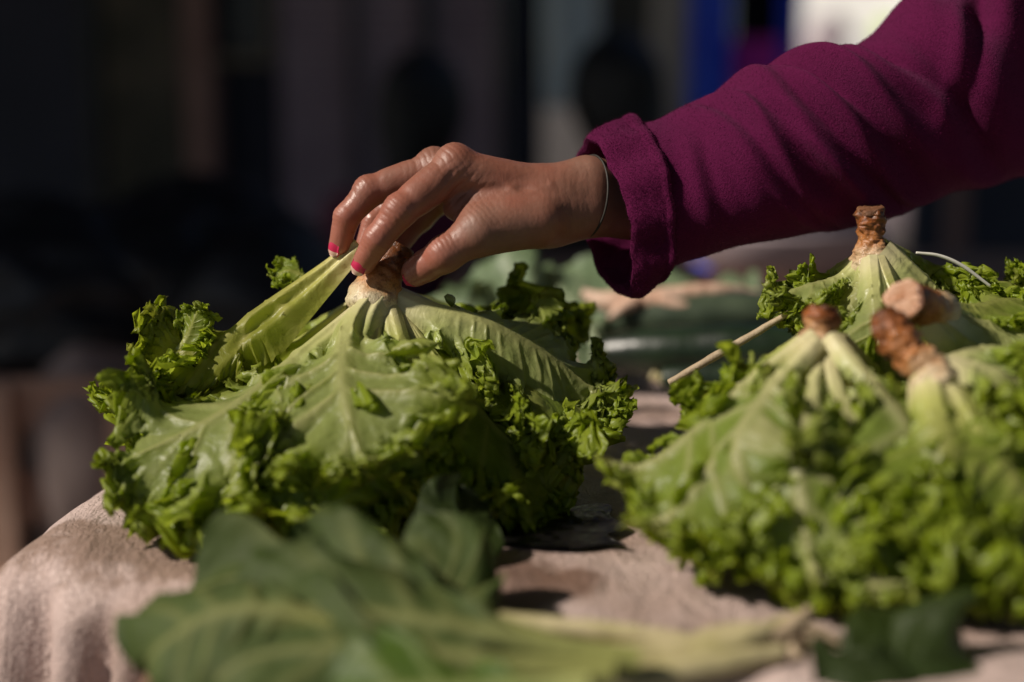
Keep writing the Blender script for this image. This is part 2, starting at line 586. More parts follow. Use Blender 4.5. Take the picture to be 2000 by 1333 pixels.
def poly_sd(x, y):
    s = 0
    k = 55.0
    for i in range(len(POLY)):
        a = POLY[i]; b = POLY[(i + 1) % len(POLY)]
        e = (b - a) / np.linalg.norm(b - a)
        nrm = np.array((e[1], -e[0]))
        s = s + np.exp(np.clip(k * ((x - a[0]) * nrm[0] + (y - a[1]) * nrm[1]), -60, 60))
    return np.log(s) / k


def cloth_mesh():
    r = np.random.default_rng(3)
    nx, ny = 420, 380
    x, y = np.meshgrid(np.linspace(-.78, 1.25, nx), np.linspace(-.92, .75, ny), indexing='ij')
    s = poly_sd(x, y) + .030
    e = 1e-3
    gx = (poly_sd(x + e, y) - poly_sd(x - e, y)) / (2 * e)
    gy = (poly_sd(x, y + e) - poly_sd(x, y - e)) / (2 * e)
    gl = np.hypot(gx, gy) + 1e-6
    gx, gy = gx / gl, gy / gl
    R = .030
    out = np.maximum(s, 0)
    ang = np.minimum(out / R, math.pi / 2)
    hang = np.maximum(out - R * math.pi / 2, 0)
    bx, by = x - gx * out, y - gy * out
    along = np.arctan2(by - .1, bx - .1)
    fold = np.abs(np.sin(along * 34 + noise1(along * 4, r, .9))) ** 1.4
    off = R * np.sin(ang) + hang * .10 + (.016 + .18 * np.minimum(hang, .25)) * (fold - .4) * sstep(.5, 1.5, ang)
    z = -R * (1 - np.cos(ang)) - hang
    X, Y = bx + gx * off, by + gy * off
    p3 = np.stack([X, Y, z], -1)
    z = z + (.0035 * noise3(p3, r, 5, 3) + .0014 * noise3(p3, r, 22, 2) + .0003 * noise3(p3, r, 60, 2)) * (1 - .6 * (hang > 0))
    # soft pucker by the corner
    z = z - .012 * np.exp(-(((X + .2) ** 2 + (Y + .17) ** 2) / .004))
    return new_mesh('table_cover', np.stack([X, Y, z], -1).reshape(-1, 3), grid_faces(nx, ny))


tag(link('table_cover', cloth_mesh(), M['sack']),
    'pinkish beige woven sack cloth with brown stains and a painted shadow draped over the stall table', 'cloth')
tb = thing('market_table', (.3, .15, GZ), 'rough wooden stall table standing hidden beneath the beige sack cloth', 'table')
for k in range(7):
    box('plank', (.33, -.2 + k * .125, -.035), (1.0 - .02 * (k % 2), .12, .03), M['wood'], tb)
for lx, ly in ((-.05, -.15), (.75, -.2), (-.05, .5), (.75, .5)):
    box('leg', (lx, ly, (GZ - .05) / 2), (.05, .05, -GZ - .052), M['wood'], tb)




# ------------------------------------------------------------------ the shaded market behind
def slab(name, px0, px1, py0, py1, d, th, m, label=None, cat=None, parent=None, group=None, rot=0, bev=.004):
    """a board that fills the given part of the view at distance d, thickness th"""
    a, b = P(px0, py0, d), P(px1, py1, d)
    c = (a + b) / 2; c[1] += th / 2
    o = box(name, c, (abs(b[0] - a[0]), th, abs(a[2] - b[2])), m, parent, rot, bev)
    return tag(o, label, cat, group) if label else o


def sphere_pts(nu, nv):
    th = np.linspace(.02, math.pi - .02, nu)[:, None]; ph = np.linspace(0, 2 * math.pi, nv, endpoint=False)[None, :]
    return np.stack([np.sin(th) * np.cos(ph), np.sin(th) * np.sin(ph), np.cos(th) + 0 * ph], -1)


def lump(name, c, r, m, seed, label=None, cat=None, group=None, parent=None, crumple=.12, floor=True):
    q = sphere_pts(40, 56)
    rr = np.random.default_rng(seed)
    k = 1 + crumple * noise3(q, rr, .45, 4) - crumple * .5 * np.abs(noise3(q, rr, .8, 3))
    v = np.asarray(c) + q * k[..., None] * np.asarray(r)
    if floor:
        v[..., 2] = np.maximum(v[..., 2], c[2] - r[2] * .7)
    o = link(name, new_mesh(name, v.reshape(-1, 3), grid_faces(40, 56, True)), m, parent)
    return tag(o, label, cat, group) if label else o


# shop front: back wall pieces, 4.4 m away
WD = 4.4
top, bot = -60, 800


def GP(px, d):
    q = P(px, 166, d); q[2] = GZ
    return q


def upright(name, px0, px1, d, depth, m, label, cat, z1=1.75, z0=None, bev=.006):
    a, b = GP(px0, d), GP(px1, d)
    z0 = GZ if z0 is None else z0
    o = box(name, ((a[0] + b[0]) / 2, a[1] + depth / 2, (z0 + z1) / 2), (b[0] - a[0], depth, z1 - z0), m, None, 0, bev)
    return tag(o, label, cat)


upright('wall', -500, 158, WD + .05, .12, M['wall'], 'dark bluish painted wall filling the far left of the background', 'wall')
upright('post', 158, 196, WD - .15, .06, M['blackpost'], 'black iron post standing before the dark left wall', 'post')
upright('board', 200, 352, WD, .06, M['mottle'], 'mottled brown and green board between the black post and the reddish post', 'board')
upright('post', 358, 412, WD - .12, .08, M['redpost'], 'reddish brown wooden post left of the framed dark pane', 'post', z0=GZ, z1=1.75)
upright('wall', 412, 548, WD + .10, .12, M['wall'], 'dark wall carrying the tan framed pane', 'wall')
fr = thing('framed_pane', P(465, 60, WD - .05), 'dark pane in a tan frame hanging behind on the dark wall', 'picture')
slab('pane', 415, 515, -60, 104, WD + .06, .02, M['pane'], parent=fr)
slab('frame', 515, 534, -75, 126, WD + .04, .04, M['frame'], parent=fr)
slab('frame', 398, 515, 106, 126, WD + .04, .04, M['frame'], parent=fr)
slab('frame', 398, 413, -75, 105, WD + .04, .04, M['frame'], parent=fr)
slab('frame', 413, 515, -78, -62, WD + .04, .04, M['frame'], parent=fr)
tb2 = thing('notice_board', P(410, 300, WD), 'pale brown strip of board fixed beside the reddish post', 'board')
slab('board', 395, 432, 140, 330, WD + .03, .03, M['redpost'], parent=tb2)

sh = thing('roller_shutter', GP(760, WD), 'dull purple grey shutter of thin horizontal slats behind the seated woman', 'shutter')
sl_me = None
n_sl = 72
zs0, zs1 = GZ + .05, 1.70
for seg, (a, b) in enumerate(((548, 686), (698, 820), (848, 972))):
    A, B_ = GP(a, WD + .06), GP(b, WD + .06)
    import bmesh
    bm = bmesh.new()
    bmesh.ops.create_cube(bm, size=1)
    hh = (zs1 - zs0) / n_sl
    bmesh.ops.scale(bm, vec=(B_[0] - A[0], .016, hh * .74), verts=bm.verts)
    bmesh.ops.bevel(bm, geom=bm.edges[:], offset=.004, segments=1, affect='EDGES')
    me = bpy.data.meshes.new('slat'); bm.to_mesh(me); bm.free(); me.materials.append(M['slat'])
    for k in range(n_sl):
        o = bpy.data.objects.new('slat', me); COL.objects.link(o)
        o.location = ((A[0] + B_[0]) / 2, A[1], zs0 + (k + .5) * hh)
        o.parent = sh; o.matrix_parent_inverse = Matrix.Translation(sh.location).inverted()
    pan = box('backing', ((A[0] + B_[0]) / 2, A[1] + .03, (zs0 + zs1) / 2), (B_[0] - A[0], .02, zs1 - zs0), M['wall'], sh)
for a, b in ((686, 698), (820, 848), (972, 986)):
    A, B_ = GP(a, WD + .03), GP(b, WD + .03)
    box('rail', ((A[0] + B_[0]) / 2, A[1], .45), (B_[0] - A[0] - .002, .05, 2.55), M['wall'], sh)
upright('wall', 986, 1060, WD + .1, .12, M['wall'], 'narrow dark wall between the shutter and the pale hanging cloth', 'wall')


def drape(name, px0, px1, z1, z0, d, m, label, cat, seed, waves=4, amp=.03):
    r = np.random.default_rng(seed)
    A, B_ = GP(px0, d), GP(px1, d)
    nu, nv = 70, 60
    x = np.linspace(0, 1, nu)[:, None]; y = np.linspace(0, 1, nv)[None, :]
    X = A[0] + (B_[0] - A[0]) * (x + .03 * y * np.sin(waves * 5 * x))
    Y = A[1] + amp * np.sin(waves * 6.28 * x + .8 * np.sin(3 * y)) * (.4 + .6 * y) + .01 * noise1(x * 9, r)
    Z = z1 + (z0 - z1) * y + 0 * x
    V = np.stack([X, Y, Z], -1)
    back = V + np.array((0, .004, 0))
    v = np.concatenate([V.reshape(-1, 3), back.reshape(-1, 3)])
    f = grid_faces(nu, nv)
    o = link(name, new_mesh(name, v, np.concatenate([f, f[:, ::-1] + nu * nv])), m)
    return tag(o, label, cat)


drape('hanging_cloth', 1062, 1172, 1.5, .18, WD - .1, M['curtain'], 'pale blue cloth hanging behind the second seated figure', 'cloth', 1, 2)
upright('wall', 1172, 1275, WD + .25, .12, M['mottle'], 'dark brown mottled wall piece right of the pale hanging cloth', 'wall')
upright('post', 1276, 1345, WD - .3, .10, M['tan'], 'pale tan post left of the blue tarp', 'post')
drape('tarp', 1345, 1428, 1.6, -.35, WD - .35, M['blue'], 'bright blue tarp hanging left of the pink cloth', 'tarp', 2, 2, .02)
drape('tarp', 1520, 1562, 1.6, -.2, WD - .2, M['blue'], 'narrow strip of blue tarp hanging right of the pink cloth', 'tarp', 3, 1, .015)
drape('hanging_cloth', 1405, 1520, .375, -.35, WD - .3, M['magenta'], 'bright pink cloth hanging low above the fleece sleeve', 'cloth', 4, 2)
drape('hanging_cloth', 1430, 1520, 1.5, .1, WD + .05, M['dark_cloth'], 'black cloth hanging over the pink cloth', 'cloth', 5, 3)
# sunlit goods far beyond the added roof's shade
FD = 9.5
for k, (px, py, rr, m, lab) in enumerate(((1625, 70, .12, 'pinkwhite', 'pale pinkish plastic bag leaning far away at the left of the sunlit pile'),
                                          (1790, 60, .14, 'white', 'white plastic bag far away at the right of the lime bag'),
                                          (1742, 95, .17, 'lime', 'lime green bag far away just above the fleece sleeve'),
                                          (1610, 110, .16, 'pinkwhite', 'greyish pink bag at the left foot of the far sunlit pile'),
                                          (1680, 130, .20, 'white', 'low white bag in the middle of the far sunlit pile'))):
    lump('plastic_bag', P(px, py, FD - .45), (rr * 1.1, rr, rr * 1.1), M[m], 60 + k, lab, 'bag', 'sunlit bags far behind', floor=False)
sheet = box('white_sheet', (0, 0, 0), (1.1, .02, 1.0), M['white'], None, math.radians(-50), .004)
sheet.location = tuple(P(1700, -10, FD + .1))
tag(sheet, 'bright white sheet hanging in the sun at the far end of the lane', 'sheet')
cr_ = thing('bag_rack', GP(1690, FD + .3), 'dim grey rack carrying the far sunlit bags', 'rack')
A = GP(1590, FD + .3); B_ = GP(1830, FD + .3)
box('shelf', ((A[0] + B_[0]) / 2, A[1], .0), (B_[0] - A[0], .8, .03), M['tan'], cr_)
for X in (A[0] + .05, B_[0] - .05):
    box('leg', (X, A[1], (GZ - .02) / 2), (.05, .05, -GZ - .03), M['tan'], cr_)
upright('wall', 1560, 2500, FD + 1.2, .2, M['pinkwhite'], 'pale wall in sun at the far end of the market lane', 'wall', z1=2.2)
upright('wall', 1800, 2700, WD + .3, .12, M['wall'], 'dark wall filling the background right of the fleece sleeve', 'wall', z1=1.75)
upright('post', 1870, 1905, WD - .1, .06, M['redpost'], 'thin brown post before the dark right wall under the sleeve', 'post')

# unseen roof added to shade lane and stall, its posts out at the sides
rf = thing('added_shade_roof', (0, 3.6, 1.8), 'unseen rusty corrugated sheet roof added to shade the stall and the lane behind it', 'roof')
for x0, x1, y0, y1, zz in ((-6, 3.6, .15, 1.7, 1.78), (-6, 0.0, 1.705, 5.2, 1.84), (-.95, 3.6, -3.2, .3, 1.66)):
    nx, ny = int((x1 - x0) * 26), 6
    x = np.linspace(x0, x1, nx)[:, None]; y = np.linspace(y0, y1, ny)[None, :]
    Z = zz + .02 * np.sin(x * 80) + .04 * (y - y0)
    V = np.stack([x + 0 * y, y + 0 * x, Z], -1).reshape(-1, 3)
    V2 = V + np.array((0, 0, .006))
    f = grid_faces(nx, ny)
    link('shade_roof_sheet', new_mesh('shade_roof_sheet', np.concatenate([V, V2]), np.concatenate([f[:, ::-1], f + nx * ny])), M['roof'], rf)
for X in (-5.5, 3.4):
    for Yq in (.9, 5.0):
        box('post', (X, Yq, (GZ + 1.75) / 2), (.1, .1, 1.75 - GZ), M['wood'], rf)


# ---- seated figures
def seated(label, px, py, d, m_top, seed, lean=0.0, face=0.0):
    """head centre seen at px, py; the ground is at GZ"""
    hc = P(px, py, d)
    root = thing('person', (hc[0], hc[1], GZ), label, 'person')
    c, s_ = math.cos(face), math.sin(face)

    def q(x, y, z):     # local: -y is the way the figure faces
        return hc + np.array((x * c - y * s_, x * s_ + y * c, z))
    seat = GZ + .34 - hc[2]
    hips = [q(-.09, .03, seat + .10), q(.09, .03, seat + .10)]
    sh_ = [q(-.17, .03, -.245), q(.17, .03, -.245)]
    el = [q(-.25, -.05, -.49), q(.25, -.05, -.49)]
    wr = [q(-.10, -.26, seat + .22), q(.10, -.26, seat + .22)]
    kn = [q(-.12, -.40, seat + .12), q(.12, -.40, seat + .12)]
    an = [q(-.12, -.36, GZ + .08 - hc[2]), q(.12, -.36, GZ + .08 - hc[2])]
    toe = [q(-.13, -.50, GZ + .035 - hc[2]), q(.13, -.50, GZ + .035 - hc[2])]

    def body(p):
        h = sd_ell(p, q(0, 0, 0), (.072, .09, .112))
        h = smin(h, sd_ell(p, q(0, -.03, -.06), (.055, .06, .06)), .03)
        h = smin(h, sd_cone(p, q(0, -.088, -.005), q(0, -.108, -.03), .010, .014), .015)      # nose
        for k in (-1, 1):
            h = smin(h, sd_ell(p, q(k * .075, .01, -.01), (.012, .022, .032)), .01)             # ears
        h = smin(h, sd_cone(p, q(0, .01, -.07), q(0, .03, -.22), .048, .055), .03)
        tor = smin(sd_cone(p, q(0, .03, -.27), q(0, .04, seat + .12), .105, .12), sd_cone(p, sh_[0], sh_[1], .06, .06), .08)
        h = smin(h, tor, .05)
        for k in (0, 1):
            h = smin(h, sd_cone(p, sh_[k], el[k], .052, .042), .04)
            h = smin(h, sd_cone(p, el[k], wr[k], .040, .027), .02)
            pm = wr[k] + (wr[1 - k] - wr[k]) * .25 + np.array((0, 0, -.015))
            h = smin(h, sd_cone(p, wr[k], pm, .026, .030), .02)
            for g in range(4):
                a_ = pm + np.array((0, 0, .018 - .012 * g)); b_ = a_ + (wr[1 - k] - wr[k]) * .22 + np.array((0, -.025, -.02))
                h = smin(h, sd_cone(p, a_, b_, .010, .007), .006)
            h = smin(h, sd_cone(p, hips[k], kn[k], .085, .062), .05)
            h = smin(h, sd_cone(p, kn[k], an[k], .056, .036), .03)
            h = smin(h, sd_cone(p, an[k], toe[k], .036, .030), .03)
        return h

    def top_(p):
        tor = smin(sd_cone(p, q(0, .03, -.27), q(0, .04, seat + .10), .122, .14), sd_cone(p, sh_[0], sh_[1], .072, .072), .09)
        for k in (0, 1):
            tor = smin(tor, smin(sd_cone(p, sh_[k], el[k], .068, .056), sd_cone(p, el[k], el[k] * .15 + wr[k] * .85, .054, .042), .03), .05)
        tor = smax(tor, (p[..., 2] - hc[2]) + .175, .02)
        return tor + .004 * np.sin(p[..., 2] * 60 + p[..., 0] * 35) * np.sin(p[..., 0] * 42)

    def skirt(p):
        s1 = smin(sd_cone(p, hips[0], kn[0], .115, .085), sd_cone(p, hips[1], kn[1], .115, .085), .12)
        s2 = smin(sd_cone(p, kn[0], an[0] + np.array((0, 0, .06)), .085, .085), sd_cone(p, kn[1], an[1] + np.array((0, 0, .06)), .085, .085), .12)
        s2 = smax(s2, (GZ + .14) - p[..., 2], .01)
        return smin(s1, s2, .05)

    def hair(p):
        h = sd_ell(p, q(0, .012, .022), (.104, .115, .130))
        h = smin(h, sd_ell(p, q(0, .10, .05), (.05, .05, .05)), .03)
        h = smin(h, sd_cone(p, q(0, .06, -.04), q(0, .085, -.20), .078, .05), .04)
        fcut = sd_ell(p, q(0, -.085, -.035), (.064, .075, .095))
        return smax(h, -fcut, .012)

    lo = np.minimum(hc, hc) - np.array((.60, .66, 0)); lo[2] = GZ - .03
    hi = hc + np.array((.60, .66, .22))
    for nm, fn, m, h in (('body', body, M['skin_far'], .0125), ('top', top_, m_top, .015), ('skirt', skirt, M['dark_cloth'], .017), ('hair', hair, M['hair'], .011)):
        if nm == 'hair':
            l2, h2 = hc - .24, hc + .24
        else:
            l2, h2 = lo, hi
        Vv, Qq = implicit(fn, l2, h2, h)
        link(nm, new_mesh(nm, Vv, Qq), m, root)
    st = thing('stool', (q(0, .03, 0)[0], q(0, .03, 0)[1], GZ), 'low wooden stool under the seated ' + ('woman in burgundy' if seed == 1 else 'figure in black'), 'stool')
    b = q(0, .04, 0)
    box('seat', (b[0], b[1], GZ + .30), (.34, .30, .03), M['wood'], st)
    for sx in (-.13, .13):
        for sy in (-.11, .11):
            box('leg', (b[0] + sx, b[1] + sy, GZ + .143), (.035, .035, .282), M['wood'], st)


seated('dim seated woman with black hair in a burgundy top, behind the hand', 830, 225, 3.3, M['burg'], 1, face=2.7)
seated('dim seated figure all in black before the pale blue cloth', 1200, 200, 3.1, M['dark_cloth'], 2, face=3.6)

# ---- dark goods on the left
for k, (px, py, d, r, m, lab) in enumerate((
        (100, 600, 2.1, (.20, .2, .14), 'black', 'black plastic bag leftmost of the dark heap'),
        (300, 560, 2.2, (.19, .2, .13), 'black', 'rounded black plastic bag in the middle of the dark heap'),
        (500, 600, 2.15, (.18, .18, .14), 'black', 'black plastic bag at the right end of the dark heap by the lettuce'),
        (420, 480, 2.6, (.22, .2, .13), 'black', 'black plastic bag behind the dark heap'),
        (30, 520, 2.5, (.2, .2, .13), 'dark_cloth', 'folded black cloth bundle behind the leftmost bag'))):
    lump('plastic_bag' if m == 'black' else 'cloth_bundle', P(px, py, d), r, M[m], 80 + k, lab, 'bag' if m == 'black' else 'bundle', 'dark bags heaped at the left', crumple=.22)
M['brown_sack'] = simple('brown_sack', (.26, .19, .17), (.38, .29, .26), 10, .85, .4, .004)
M['crate_wood'] = simple('red_brown_crate', (.42, .24, .17), (.55, .36, .27), 10, .8, .4, .004)
cr = thing('wooden_crate', P(60, 1000, 1.9) * np.array((1, 1, 0)) + np.array((0, 0, GZ)), 'red brown wooden crate standing low at the left edge', 'crate')
cw = P(50, 1000, 1.9)
ztop = P(50, 745, 1.9)[2]
for k in range(4):
    z = ztop - .03 - k * .13
    box('slat', (cw[0] - .02, cw[1], z), (.40, .02, .07), M['crate_wood'], cr)
    box('slat', (cw[0] - .02, cw[1] + .36, z), (.40, .02, .07), M['crate_wood'], cr)
    box('slat', (cw[0] - .215, cw[1] + .18, z), (.02, .335, .07), M['crate_wood'], cr)
    box('slat', (cw[0] + .175, cw[1] + .18, z), (.02, .335, .07), M['crate_wood'], cr)
for sx in (-.19, -.02, .15):
    for sy in (-.022, .382):
        box('corner_post', (cw[0] + sx, cw[1] + sy, (ztop + GZ) / 2), (.04, .02, ztop - GZ), M['crate_wood'], cr)
lump('sack', P(200, 900, 2.0), (.11, .14, .20), M['brown_sack'], 91, 'dull brown sack standing between the wooden crate and the held lettuce', 'sack', crumple=.10)
tp = thing('stand', (cw[0] + .28, P(0, 0, 2.2)[1], GZ), 'dark low stand carrying the heap of black bags', 'stand')
zt = P(300, 700, 2.15)[2]
box('top', (P(280, 0, 2.3)[0], P(0, 0, 2.45)[1], zt - .015), (.95, .95, .03), M['blackpost'], tp)
for sx in (-.42, .42):
    for sy in (-.42, .42):
        box('leg', (P(280, 0, 2.3)[0] + sx, P(0, 0, 2.45)[1] + sy, (zt - .03 + GZ) / 2), (.05, .05, zt - .032 - GZ), M['blackpost'], tp)

# ---- goods just behind the table on the right
bw = thing('bowl', P(1500, 490, 1.75), 'pale pink plastic basin behind the cucumbers under the sleeve', 'basin')
bc_ = P(1500, 492, 1.75)
a = np.linspace(0, 2 * math.pi, 60, endpoint=False)
pr = [(.02, -.035), (.085, -.035), (.115, .0), (.128, .03), (.134, .032), (.132, .026), (.118, -.002), (.085, -.03), (.01, -.03)]
V = np.array([[(bc_[0] + r_ * math.cos(q_), bc_[1] + r_ * math.sin(q_), bc_[2] + z_) for q_ in a] for r_, z_ in pr])
link('body', new_mesh('body', V.reshape(-1, 3), grid_faces(len(pr), 60, True)), M['pinkwhite'], bw)
lump('bag', P(1395, 500, 1.7), (.026, .026, .022), M['blue'], 95, 'small blue bag beside the pink basin', 'bag', crumple=.2)
lump('bag', P(1640, 480, 1.85), (.06, .05, .05), M['pinkwhite'], 96, 'pale bag between the pink basin and the upright lettuce stem', 'bag', crumple=.2)
ts = thing('back_stand', (P(1560, 0, 1.8)[0], P(0, 0, 1.8)[1], GZ), 'brown low stand behind the table carrying the pink basin', 'stand')
zb = P(1560, 560, 1.75)[2]
box('top', (P(1580, 0, 1.8)[0], P(0, 0, 1.9)[1], zb - .02), (.9, .55, .03), M['wood'], ts)
for sx in (-.4, .4):
    for sy in (-.22, .22):
        box('leg', (P(1580, 0, 1.8)[0] + sx, P(0, 0, 1.9)[1] + sy, (zb - .035 + GZ) / 2), (.05, .05, zb - .037 - GZ), M['wood'], ts)
# ------------------------------------------------------------------ leaves
def leaf_mesh(name, spine, W, center=None, up=None, pet=.25, w0=.008, w1=None, groove=.055, seed=0, amp=1.0, ns=270, nt=40, curl=.25,
              n=(2.6, 13.0, 30.0), a=(.25, .16, .07), teeth=.11, ribh=1.0, ribk=1.0, gp=.8, nv=7, veins=1.0, um0=.72, roll=0.0, wild=1.0, frill=.78):
    r = np.random.default_rng(seed)
    S, L = catmull(spine, 90)
    uu = np.linspace(0, 1, 90)
    T = norm(np.gradient(S, axis=0))
    if up is None:
        hint = norm(S - np.asarray(center)[None])
    else:
        hint = np.tile(np.asarray(up, float), (90, 1))
    N = norm(hint - (hint * T).sum(1, keepdims=True) * T)
    B = np.cross(T, N)
    if roll:
        N, B = N * math.cos(roll) + B * math.sin(roll), B * math.cos(roll) - N * math.sin(roll)
    x = np.linspace(0, 1, nt)
    t = .5 * (1 - (1 - x) ** 1.7) + .5 * (x * x * (3 - 2 * x))
    s1 = np.linspace(0, 1, ns)
    sig = np.concatenate([s1 - 1, (1 - s1[::-1])[1:]])          # -1 .. 0(tip) .. 1
    side = np.where(sig < 0, -1.0, 1.0)
    s = 1 - np.abs(sig)
    s0 = .62
    phi = np.clip((s - s0) / (1 - s0), 0, 1) * math.pi / 2
    um = np.where(s < s0, s / s0 * um0, um0 + (1 - um0) * np.sin(phi))
    g = sstep(pet, um0, um)
    w1 = w0 * 1.25 if w1 is None else w1
    wp = w0 + (w1 - w0) * sstep(0, max(pet, .05), um)
    hw = np.where(s < s0, wp + (W - wp) * g ** gp, W * np.cos(phi))
    lob = 1 + .16 * noise1(sig * 6, r) * g
    hw = hw * lob
    ur = um * (1 - .26 * sstep(pet * .4, um0, um))
    gate = sstep(pet * .75, pet * .75 + .28, um)
    v = (side * hw)[:, None] * t[None, :]
    u = ur[:, None] + (um - ur)[:, None] * t[None, :]

    def at(arr, q):
        f = np.clip(q, 0, 1) * 89
        i = np.minimum(f.astype(int), 88)
        w = (f - i)[..., None]
        return arr[i] * (1 - w) + arr[i + 1] * w
    Su, Nu, Bu = at(S, u), norm(at(N, u)), norm(at(B, u))
    base = Su + Bu * v[..., None] - Nu * (curl * v ** 2 / W + .62 * np.abs(v) * t[None, :] ** 2 * (1 - g)[:, None])[..., None]
    O = norm(base[:, -1:] - base[:, :1]) * np.ones_like(base)
    Mt = np.gradient(base, axis=0)
    Mt = norm(Mt)
    if True:
        Nn = norm(np.cross(Mt, O))
        sg = np.sign((Nn * Nu).sum(-1, keepdims=True)); sg[sg == 0] = 1
        Nn = norm(Nn * sg * .55 + Nu * .45)
    k = W * amp
    f1 = 6.283 * n[0] * sig + 1.6 * noise1(sig * 4, r) + r.uniform(0, 6)
    f2 = 6.283 * n[1] * sig + 2.0 * noise1(sig * 8, r) + r.uniform(0, 6)
    f3 = 6.283 * n[2] * sig + 2.4 * noise1(sig * 18, r) + r.uniform(0, 6)
    m1 = 1 + .5 * noise1(sig * 5, r)
    m2 = 1 + .5 * noise1(sig * 11, r)
    m3 = 1 + .5 * noise1(sig * 20, r)
    t2 = t[None, :]
    F = lambda q: q[:, None]
    A1 = F(a[0] * m1 * gate) * k * t2 ** 2.0
    A2 = F(a[1] * m2 * gate) * k * sstep(.45, 1.0, t2) * wild
    A3 = F(a[2] * m3 * gate) * k * sstep(.58, 1.0, t2) * wild
    tw = t2 * 1.1
    D = Nn * (A1 * np.sin(F(f1) + tw) + A2 * np.sin(F(f2) + 2.5 * tw) + A3 * np.sin(F(f3) + 3 * tw))[..., None]
    D = D + Mt * (A1 * .45 * np.sin(2 * F(f1) + .6) + A2 * .75 * np.sin(2 * F(f2) + 5 * tw) + A3 * .9 * np.sin(2 * F(f3) + 6 * tw))[..., None]
    D = D + O * (-.35 * np.abs(A1) - .5 * A2 * np.cos(F(f2) + 2.5 * tw) ** 2 + .3 * A3 * np.cos(F(f3) + 1))[..., None]
    if frill:
        ml = L * 1.25
        q3 = np.stack([F(sig * ml) + 0 * t2, t2 * W * 1.15 + 0 * F(sig), 0 * t2 + F(sig * 0) + seed * .013], -1)
        wt = F(gate * sstep(.2, .65, g)) * sstep(.46, .95, t2) * frill
        for fr_, am in ((95, .0036), (210, .0030), (430, .0019), (820, .0010)):
            D = D + wt[..., None] * am * (Nn * noise3(q3, r, fr_, 1)[..., None] * 1.5 + Mt * noise3(q3, r, fr_, 1)[..., None] + O * noise3(q3, r, fr_, 1)[..., None])
    tooth = np.abs(((sig * n[2] * 1.8 + .6 * noise1(sig * 15, r)) % 1.0) - .5) * 2
    tooth2 = np.abs(((sig * n[2] * 3.7 + .8 * noise1(sig * 27, r)) % 1.0) - .5) * 2
    rag = r.normal(size=len(sig))
    D = D + O * (F((tooth ** 1.6 - .4) * gate * teeth + (tooth2 - .5) * gate * teeth * .45) * W * t2 ** 5)[..., None]
    D = D + Nn * (F(rag * gate * teeth * .10 + (tooth2 - .5) * gate * teeth * .4) * W * t2 ** 8)[..., None]
    # veins fan out from the midrib
    vs = s * nv + .35 * noise1(s * 5 + side * 3, r)
    vm = np.exp(-(((vs % 1.0) - .5) / .15) ** 2)
    vmask = F(vm) * (1 - .75 * t2) * F(sstep(.12, .4, um) * (1 - .6 * sstep(.85, 1.0, um))) * sstep(0.02, .12, t2)
    rw = np.maximum(w0 * (1.05 - ribk * u), .0011)
    rm = np.exp(-(v / rw) ** 2)
    D = D + Nn * (veins * W * .028 * vmask + ribh * w0 * .62 * (1.03 - ribk * u) * rm)[..., None]
    D = D + Nn * (groove * wp[:, None] * (1 - .85 * g)[:, None] * np.cos(t2 * 9.4 + F(noise1(sig * 3, r, .6))) * (1 - t2 ** 4))[..., None]
    bl = noise3(base, r, 60, 2)
    bl = bl + .55 * noise3(base, r, 150, 2)
    D = D + Nn * (W * .030 * bl * t2 * (1 - .4 * t2) * gate[:, None])[..., None]
    pnt = base + D
    nn = len(sig)
    idx = np.arange(nn * nt).reshape(nn, nt)
    idx[ns:, 0] = idx[:ns - 1, 0][::-1]                        # weld the midrib
    f = np.stack([idx[:-1, :-1], idx[1:, :-1], idx[1:, 1:], idx[:-1, 1:]], -1).reshape(-1, 4)
    data = np.zeros((nn, nt, 4))
    data[..., 0] = t2 ** 1.3 * gate[:, None]
    data[..., 1] = np.clip(np.maximum(np.exp(-(v / (rw * 1.25)) ** 2) * (1 - .25 * ribk * u), .75 * vmask * veins), 0, 1)
    data[..., 2] = u
    data[..., 3] = 1
    keep = np.unique(f)
    rm_ = -np.ones(nn * nt, int); rm_[keep] = np.arange(len(keep))
    return new_mesh(name, pnt.reshape(-1, 3)[keep], rm_[f], True, {'leafdata': data.reshape(-1, 4)[keep]})


